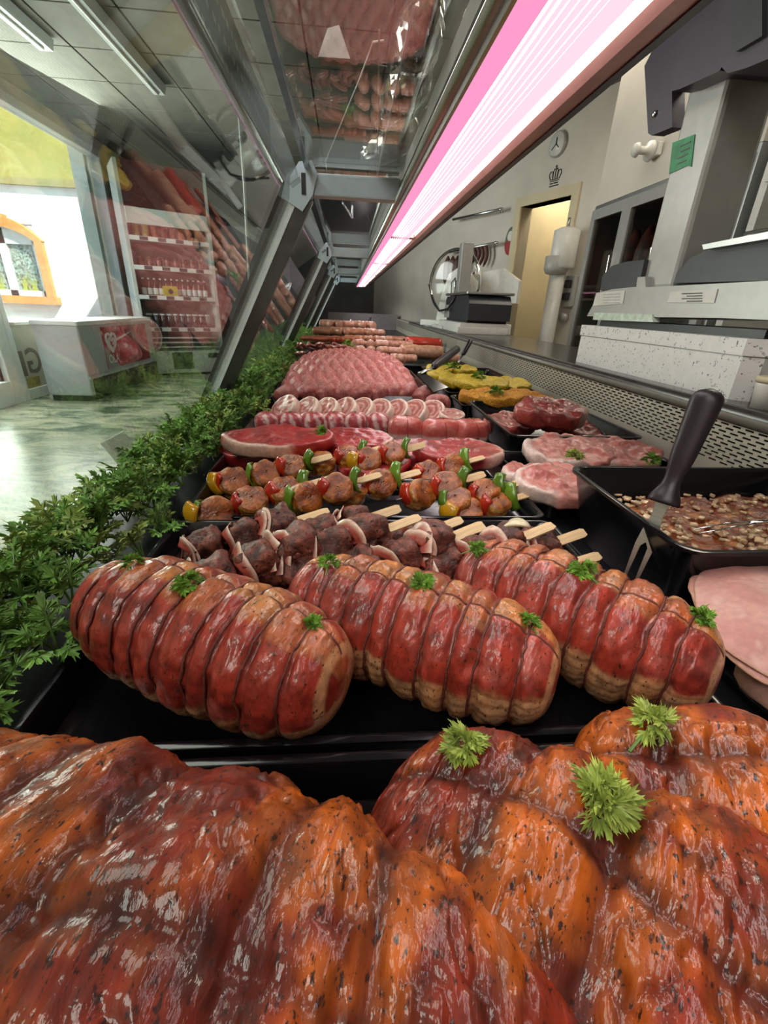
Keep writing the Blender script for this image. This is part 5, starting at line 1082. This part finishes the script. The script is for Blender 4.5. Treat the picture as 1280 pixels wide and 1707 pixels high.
# open shelves at the far right with white boxes
sh = thing('wall_shelf', 'white open shelf unit with boxes at the right edge', 'shelf', (1.72, .6, FZ)); H = CZ-FZ
MB().box(.38, .42, 0, 1.55, 0, H).build('back', M['wall'], sh)
for yy in (1.50,): MB().box(0, .38, yy, yy+.04, 0, H).build('side', M['white_plastic'], sh)
for k, z in enumerate((1.25, 1.52, 1.95)): MB().box(-.02, .38, .0, 1.5, z, z+.03).build('shelf_board', M['white_plastic'], sh); MB().tube([(-.03, 0, z+.09), (-.03, 1.5, z+.09)], .008, 8).build('gallery_rail', M['chrome'], sh, True)
r = random.Random(3)
for k, (y, z, w, h) in enumerate([(.15, 1.28, .3, .16), (.55, 1.28, .25, .18), (.95, 1.28, .35, .14), (.15, 1.55, .35, .26), (.62, 1.55, .4, .22), (1.1, 1.55, .32, .28), (.3, 1.98, .5, .3), (.95, 1.98, .4, .35)]):
    t = thing('storage_box', f'white storage box on the {["lower", "middle", "upper"][0 if z < 1.4 else (1 if z < 1.8 else 2)]} wall shelf, {ORD[k if k < 3 else (k-3 if k < 6 else k-6)]} from the near end', 'box', (1.75, .6+y, FZ+z+.002), 0, 'boxes on the wall shelf'); MB().box(0, .3, 0, w, 0, h, .012).build('body', M['white_plastic'], t); MB().box(-.006, .306, -.006, w+.006, h-.03, h+.004, .006).build('lid', M['white_plastic'], t)

# ================================================================== shop side: freezer, cooler, rods, board
fz = thing('chest_freezer', 'grey chest freezer with a red ice cream poster in front of the window', 'freezer', (-2.56, 4.83, FZ), 0); fh = gy(156, 537, 4.83).z-FZ; FL_ = 1.75; M['freezer'] = mat('freezer_grey', (.40, .44, .44), .45, var=.03)
MB().box(-.42, 0, 0, FL_, .06, fh-.04, .012).build('body', M['freezer'], fz); MB().box(-.43, .01, -.01, FL_+.01, fh-.04, fh, .012).build('lid', M['white_frame'], fz); MB().box(-.40, -.03, .02, FL_-.02, 0, .06).build('plinth', M['black_rubber'], fz); MB().box(0, .008, .06, FL_-.03, .05, .22).build('vent_panel', mat('vent_dark', (.05, .025, .025), .6), fz); MB().box(0, .014, 0, FL_, .22, .25).build('trim', M['freezer'], fz)
M['poster'] = mat('red_poster', (.42, .018, .03), .4, var=.35, vscale=5, specks=[((.65, .45, .35), 9, .60, .66), ((.12, .03, .03), 12, .62, .66)])
MB().box(0, .006, .42, 1.55, .27, fh-.07).build('poster', M['poster'], fz)
MB().prism([(.42, .5), (.70, .27), (.42, .27)], .006, .009, 'x').build('poster_stripe', mat('poster_grey', (.3, .28, .26), .5), fz); MB().prism([(.70, fh-.2), (1.1, .62), (1.06, .6), (.66, fh-.23)], .006, .009, 'x').build('poster_stripe', M['white_frame'], fz)
sw_ = []
for i in range(30): a = i/29*2.6*PI; q = .035+.075*(i/29); sw_.append((math.cos(a+1.2)*q, math.sin(a+1.2)*q))
lg = text_mesh('poster_lettering', 'OLA', .12, M['white_frame'], fz, frame_mat((.010, .58, .36), (0, 1, 0), (0, 0, 1)))
MB().tube([(.011, .58+x*1.0, .53+y*.9) for x, y in [(0, -.11), (-.07, -.04), (-.11, .03), (-.09, .09), (-.04, .10), (0, .06), (.04, .10), (.09, .09), (.11, .03), (.07, -.04), (0, -.09), (-.05, -.02), (-.06, .03), (-.03, .05), (0, .02), (.03, .05), (.06, .03), (.03, -.03)]], .013, 5).build('heart_logo', M['white_frame'], fz)
tag(MB().box(0, .14, 0, .05, 0, .08, .004).box(0, .14, .06, .11, 0, .06, .004).build('door_wedge', M['white_plastic'], None, .5, (-3.02, 4.9, FZ)), 'small pale block on the floor beside the freezer', 'block')
# wall cooler
A_ = gz(255, 627, FZ); B_ = gz(372, 622, FZ); cd = Vector((B_.x-A_.x, B_.y-A_.y, 0)); CW = cd.length; cd.normalize(); ang = math.atan2(cd.y, cd.x)
ck_ = thing('wall_cooler', 'open multideck cooler with shelves of jars at the back of the shop', 'cooler', (A_.x, A_.y, FZ), ang)
cnrm = Vector((cd.y, -cd.x, 0))
def ck_at(u, v, d=0):
    r = Vector(_R @ _dir(u, v)); p0 = Vector((A_.x, A_.y, 0))-cnrm*d; t = p0.dot(cnrm)/r.dot(cnrm); q = r*t; return (q-Vector((A_.x, A_.y, 0))).dot(cd), q.z-FZ
HT = ck_at(195, 262)[1]; hdr = ck_at(200, 342)[1]; hdb = ck_at(205, 370)[1]; D_ = .55
M['cool_in'] = mat('cooler_grey', (.26, .27, .27), .5, var=.08, vscale=5)
M['cool_white'] = mat('cooler_white', (.55, .58, .55), .45, var=.03)
MB().box(0, CW, D_, D_+.04, 0, HT).build('back', M['cool_in'], ck_); MB().box(-.04, 0, 0, D_, 0, HT).build('side', M['cool_white'], ck_); MB().box(CW, CW+.04, 0, D_, 0, HT).build('side', M['cool_white'], ck_)
b0 = ck_at(300, 585)[1]
MB().box(0, CW, -.02, .0, .03, b0, .004).build('kick_panel', M['cool_white'], ck_); MB().box(0, CW, .0, D_, b0-.05, b0).build('bottom_shelf', M['cool_white'], ck_); MB().box(CW*.3, CW*.58, -.025, -.021, b0*.25, b0*.95).build('grille', mat('mossy_grille', (.06, .08, .05), .6, var=.3), ck_); MB().box(CW*.8, CW*.95, -.025, -.021, b0*.7, b0*.9).build('rating_plate', M['grey_plastic'], ck_)
for q in range(3): MB().tube([(0, -.01, b0+.05+.06*q), (CW, -.01, b0+.05+.06*q)], .012, 6).build('bumper_bar', M['cool_white'], ck_, True)
MB().box(0, CW, -.03, .02, hdb, hdr, .006).build('header_strip', M['cool_white'], ck_); MB().box(0, CW, 0, .04, hdr, HT).build('top_panel', mat('dark_sign_panel', (.10, .02, .02), .5, var=.2), ck_)
M['jar_o'] = [mat(f'jar_{k}', c, .25, var=.2, vscale=40, coat=.4) for k, c in enumerate([(.50, .36, .10), (.52, .42, .12), (.50, .12, .04), (.16, .04, .02), (.20, .06, .03), (.50, .15, .05), (.46, .10, .04), (.48, .22, .08)])]
shelves = [(300, 402, 8, .17, 'orange'), (290, 448, 8, .10, 'brown'), (300, 496, 12, .20, 'bottle'), (300, 548, 10, .16, 'can')]
def jar_mesh(r_, h_, neck): 
    mb = MB(); mb.lathe([(r_*.95, 0), (r_, .01), (r_, h_*(.62 if neck else .9)), (r_*(.45 if neck else .9), h_*(.8 if neck else .95)), (r_*(.4 if neck else .85), h_)], 12); return mb
for si, (u, v, n, h_, kind) in enumerate(shelves):
    z = ck_at(u, v)[1]; MB().box(0, CW, .02, D_, z-.02, z, .002).build('shelf_board', M['cool_white'], ck_); pr_ = MB().box(0, CW, .0, .02, z-.035, z+.015).build('price_rail', M['white_frame'], ck_)
    for k in range(4): MB().box(CW*(.12+.22*k), CW*(.22+.22*k), -.003, 0, z-.03, z+.01).build('price_tag', M['grey_plastic'], pr_)
    for k in range(n):
        lx = CW*(.06+.88*(k+.5)/n); p = Vector((A_.x, A_.y, FZ))+cd*lx-cnrm*.14+Vector((0, 0, z+.001)); r_ = min(.042, CW*.40/n)
        mm = M['jar_o'][k % 8] if kind == 'orange' else (M['jar_o'][3+k % 2] if kind == 'brown' else (M['jar_o'][3] if kind == 'bottle' else M['darkmetal']))
        nm = {'orange': 'jar', 'brown': 'small_jar', 'bottle': 'bottle', 'can': 'can'}[kind]; ds = {'orange': 'preserve jar on the top shelf', 'brown': 'low dark jar on the second shelf', 'bottle': 'sauce bottle on the third shelf', 'can': 'tin on the lowest shelf'}[kind]
        t = thing(nm, f'{ds} of the cooler, {ORD[k]} from the left', nm.replace('_', ' '), p, 0, ds+'s')
        jar_mesh(r_, h_, kind == 'bottle').build('body', mm, t, True); MB().lathe([(r_*(.45 if kind == 'bottle' else .93), h_), (r_*(.45 if kind == 'bottle' else .93), h_+.02)], 12).build('cap', M['white_frame'] if kind in ('bottle', 'can') else M['darkmetal'], t)
        if kind in ('bottle', 'orange'): MB().lathe([(r_*1.01, h_*.12), (r_*1.01, h_*.5)], 12, cap=False).build('paper_label', M['white_frame'] if kind == 'bottle' else mm, t)
t = thing('carton', 'yellow carton between the bottles on the third cooler shelf', 'carton', Vector((A_.x, A_.y, FZ))+cd*CW*.42-cnrm*.06+Vector((0, 0, ck_at(300, 496)[1]+.002)), ang); MB().box(-.09, .09, 0, .06, 0, .13, .004).build('body', mat('yellow_carton', (.55, .42, .03), .5), t); oval(.03, .03, 0, .002).build('print', M['grey_plastic'], t).matrix_local = Matrix.Translation((0, -.001, .065)) @ Matrix.Rotation(PI/2, 4, 'X')
# dark partition, hanging rods, menu board, ceiling lamps of the shop
bp = MB().box(0, .9, 0, .06, 0, 1.9).build('partition', M['dark_wall'], None, loc=(B_.x+.15, B_.y+.1, FZ)); struct(bp); bp.name = 'wall_partition'
a = gy(407, 306, 5.0); b = gy(417, 500, 5.0)
tag(MB().tube([(a.x, 5.0, CZ), a, b], .012, 6).build('hanging_rod', M['white_frame'], None, True), 'pale rod hanging from the ceiling left of the first post', 'rod')
c = gy(417, 500, 5.0); pc = thing('price_card', 'small pale card hanging on the pale ceiling rod', 'card', c); MB().box(-.06, .06, -.004, .004, -.08, .06).build('card', M['white_frame'], pc); MB().box(-.0, .05, -.0055, -.004, -.07, -.03).build('print', M['grey_plastic'], pc)
mbd = thing('menu_board', 'dark ceiling hung menu board with rows of pale figures', 'menu board', (0, 0, 0)); ma = gz(395, 60, 1.5); mc = gz(480, 330, 1.35)
bd = Vector((0, 1, 0)); MB().box(-.75, -.72, 2.6, 5.4, 1.15, 1.62).build('panel', mat('slate', (.07, .075, .08), .5, var=.08), mbd); M['chalk'] = mat('chalk', (.33, .34, .33), .8)
r = random.Random(4)
for k in range(22):
    for q in range(3): y = 2.75+k*.12; z = 1.25+.12*q; MB().box(-.7195, -.718, y, y+r.uniform(.04, .09), z, z+.035).build('figures', M['chalk'], mbd)
for k, (x, y0, y1) in enumerate(((-2.35, .9, 4.9), (-1.75, 1.2, 5.6))):
    cl = thing('batten_lamp', f'long white batten lamp under the shop ceiling, {"nearest the window" if k == 0 else "further from the window"}', 'ceiling light', (x, y0, CZ)); MB().prism([(-.07, -.01), (-.05, -.08), (.05, -.08), (.07, -.01)], 0, y1-y0, 'y').build('housing', M['white_frame'], cl); MB().tube([(0, .05, -.085), (0, y1-y0-.05, -.085)], .012, 8).build('tube', M['white_plastic'], cl, True)
# ================================================================== on the top glass
TG = TGZ+.0065
M['brownfur'] = mat('brown_crust', (.20, .15, .08), .8, var=.6, vscale=40, bump=1, bscale=120, specks=[((.36, .30, .18), 18, .55, .65)])
M['wrap'] = glassmat('cellophane', (.97, .97, .97), .10, .04)
for k, (u, v) in enumerate(((700, 60), (695, 150), (680, 240))):
    p = gz(u, v, TG+.04); t = thing('wrapped_loaf', f'brown crusty piece in crinkled cellophane on the glass shelf, {["nearest", "middle", "farthest"][k]}', 'wrapped loaf', (.112, p.y, TG+.037), .2*k); ln = (.075, .10, .13)[k]
    me = blob_mesh(.032, ln, .03, 2.4, 900+k, .16, lambda P, n, d: mix([.1, .07, .04], [.2, .16, .09], sst(-.2, .2, n)), M['brownfur'], 30, 18); inst(me, 'loaf', t)
    th_, nu, nv = 0, 26, 14; me = blob_mesh(.036, ln*1.15, .033, 2.6, 950+k, .16, lambda P, n, d: P*0+.9, M['wrap'], 30, 16, 90); w_ = inst(me, 'cellophane', t); me.polygons.foreach_set('use_smooth', [False]*len(me.polygons))
p = gz(557, 88, TG+.01); pc = thing('lamp_standin', 'small white paper cone standing on the glass shelf', 'standin', (p.x, p.y, TG)); pc.scale = (.5, .5, .5); mesh('standin', [(-.05, -.02, 0), (.05, -.025, 0), (.055, .03, 0), (-.04, .035, 0), (-.02, 0, .075), (.015, .0, .085), (.012, .02, .08), (-.015, .02, .072)], [(0, 1, 5, 4), (1, 2, 6, 5), (2, 3, 7, 6), (3, 0, 4, 7), (4, 5, 6, 7), (3, 2, 1, 0)], mat('white_standin', (.8, .8, .78), .8), pc, False)  # white shape standing in for a ceiling lamp seen through the glass
ac = thing('acrylic_guard', 'bent clear acrylic sheet with bright edges on the glass shelf', 'acrylic sheet', (0, 0, 0))
def tg(u, v, z=TG+.003): return gz(u, v, z)
pts = [tg(680, 295), tg(545, 292), tg(543, 268), tg(600, 130), tg(622, 70), tg(640, 68)]; MB().tube(pts, .0016, 5).build('edge', M['white_plastic'], ac); MB().tube([tg(632, 50), tg(628, 290)], .0014, 5).build('edge', M['white_plastic'], ac); MB().tube([tg(690, 10), tg(640, 240), tg(628, 294)], .0022, 5).build('edge', M['alu'], ac)
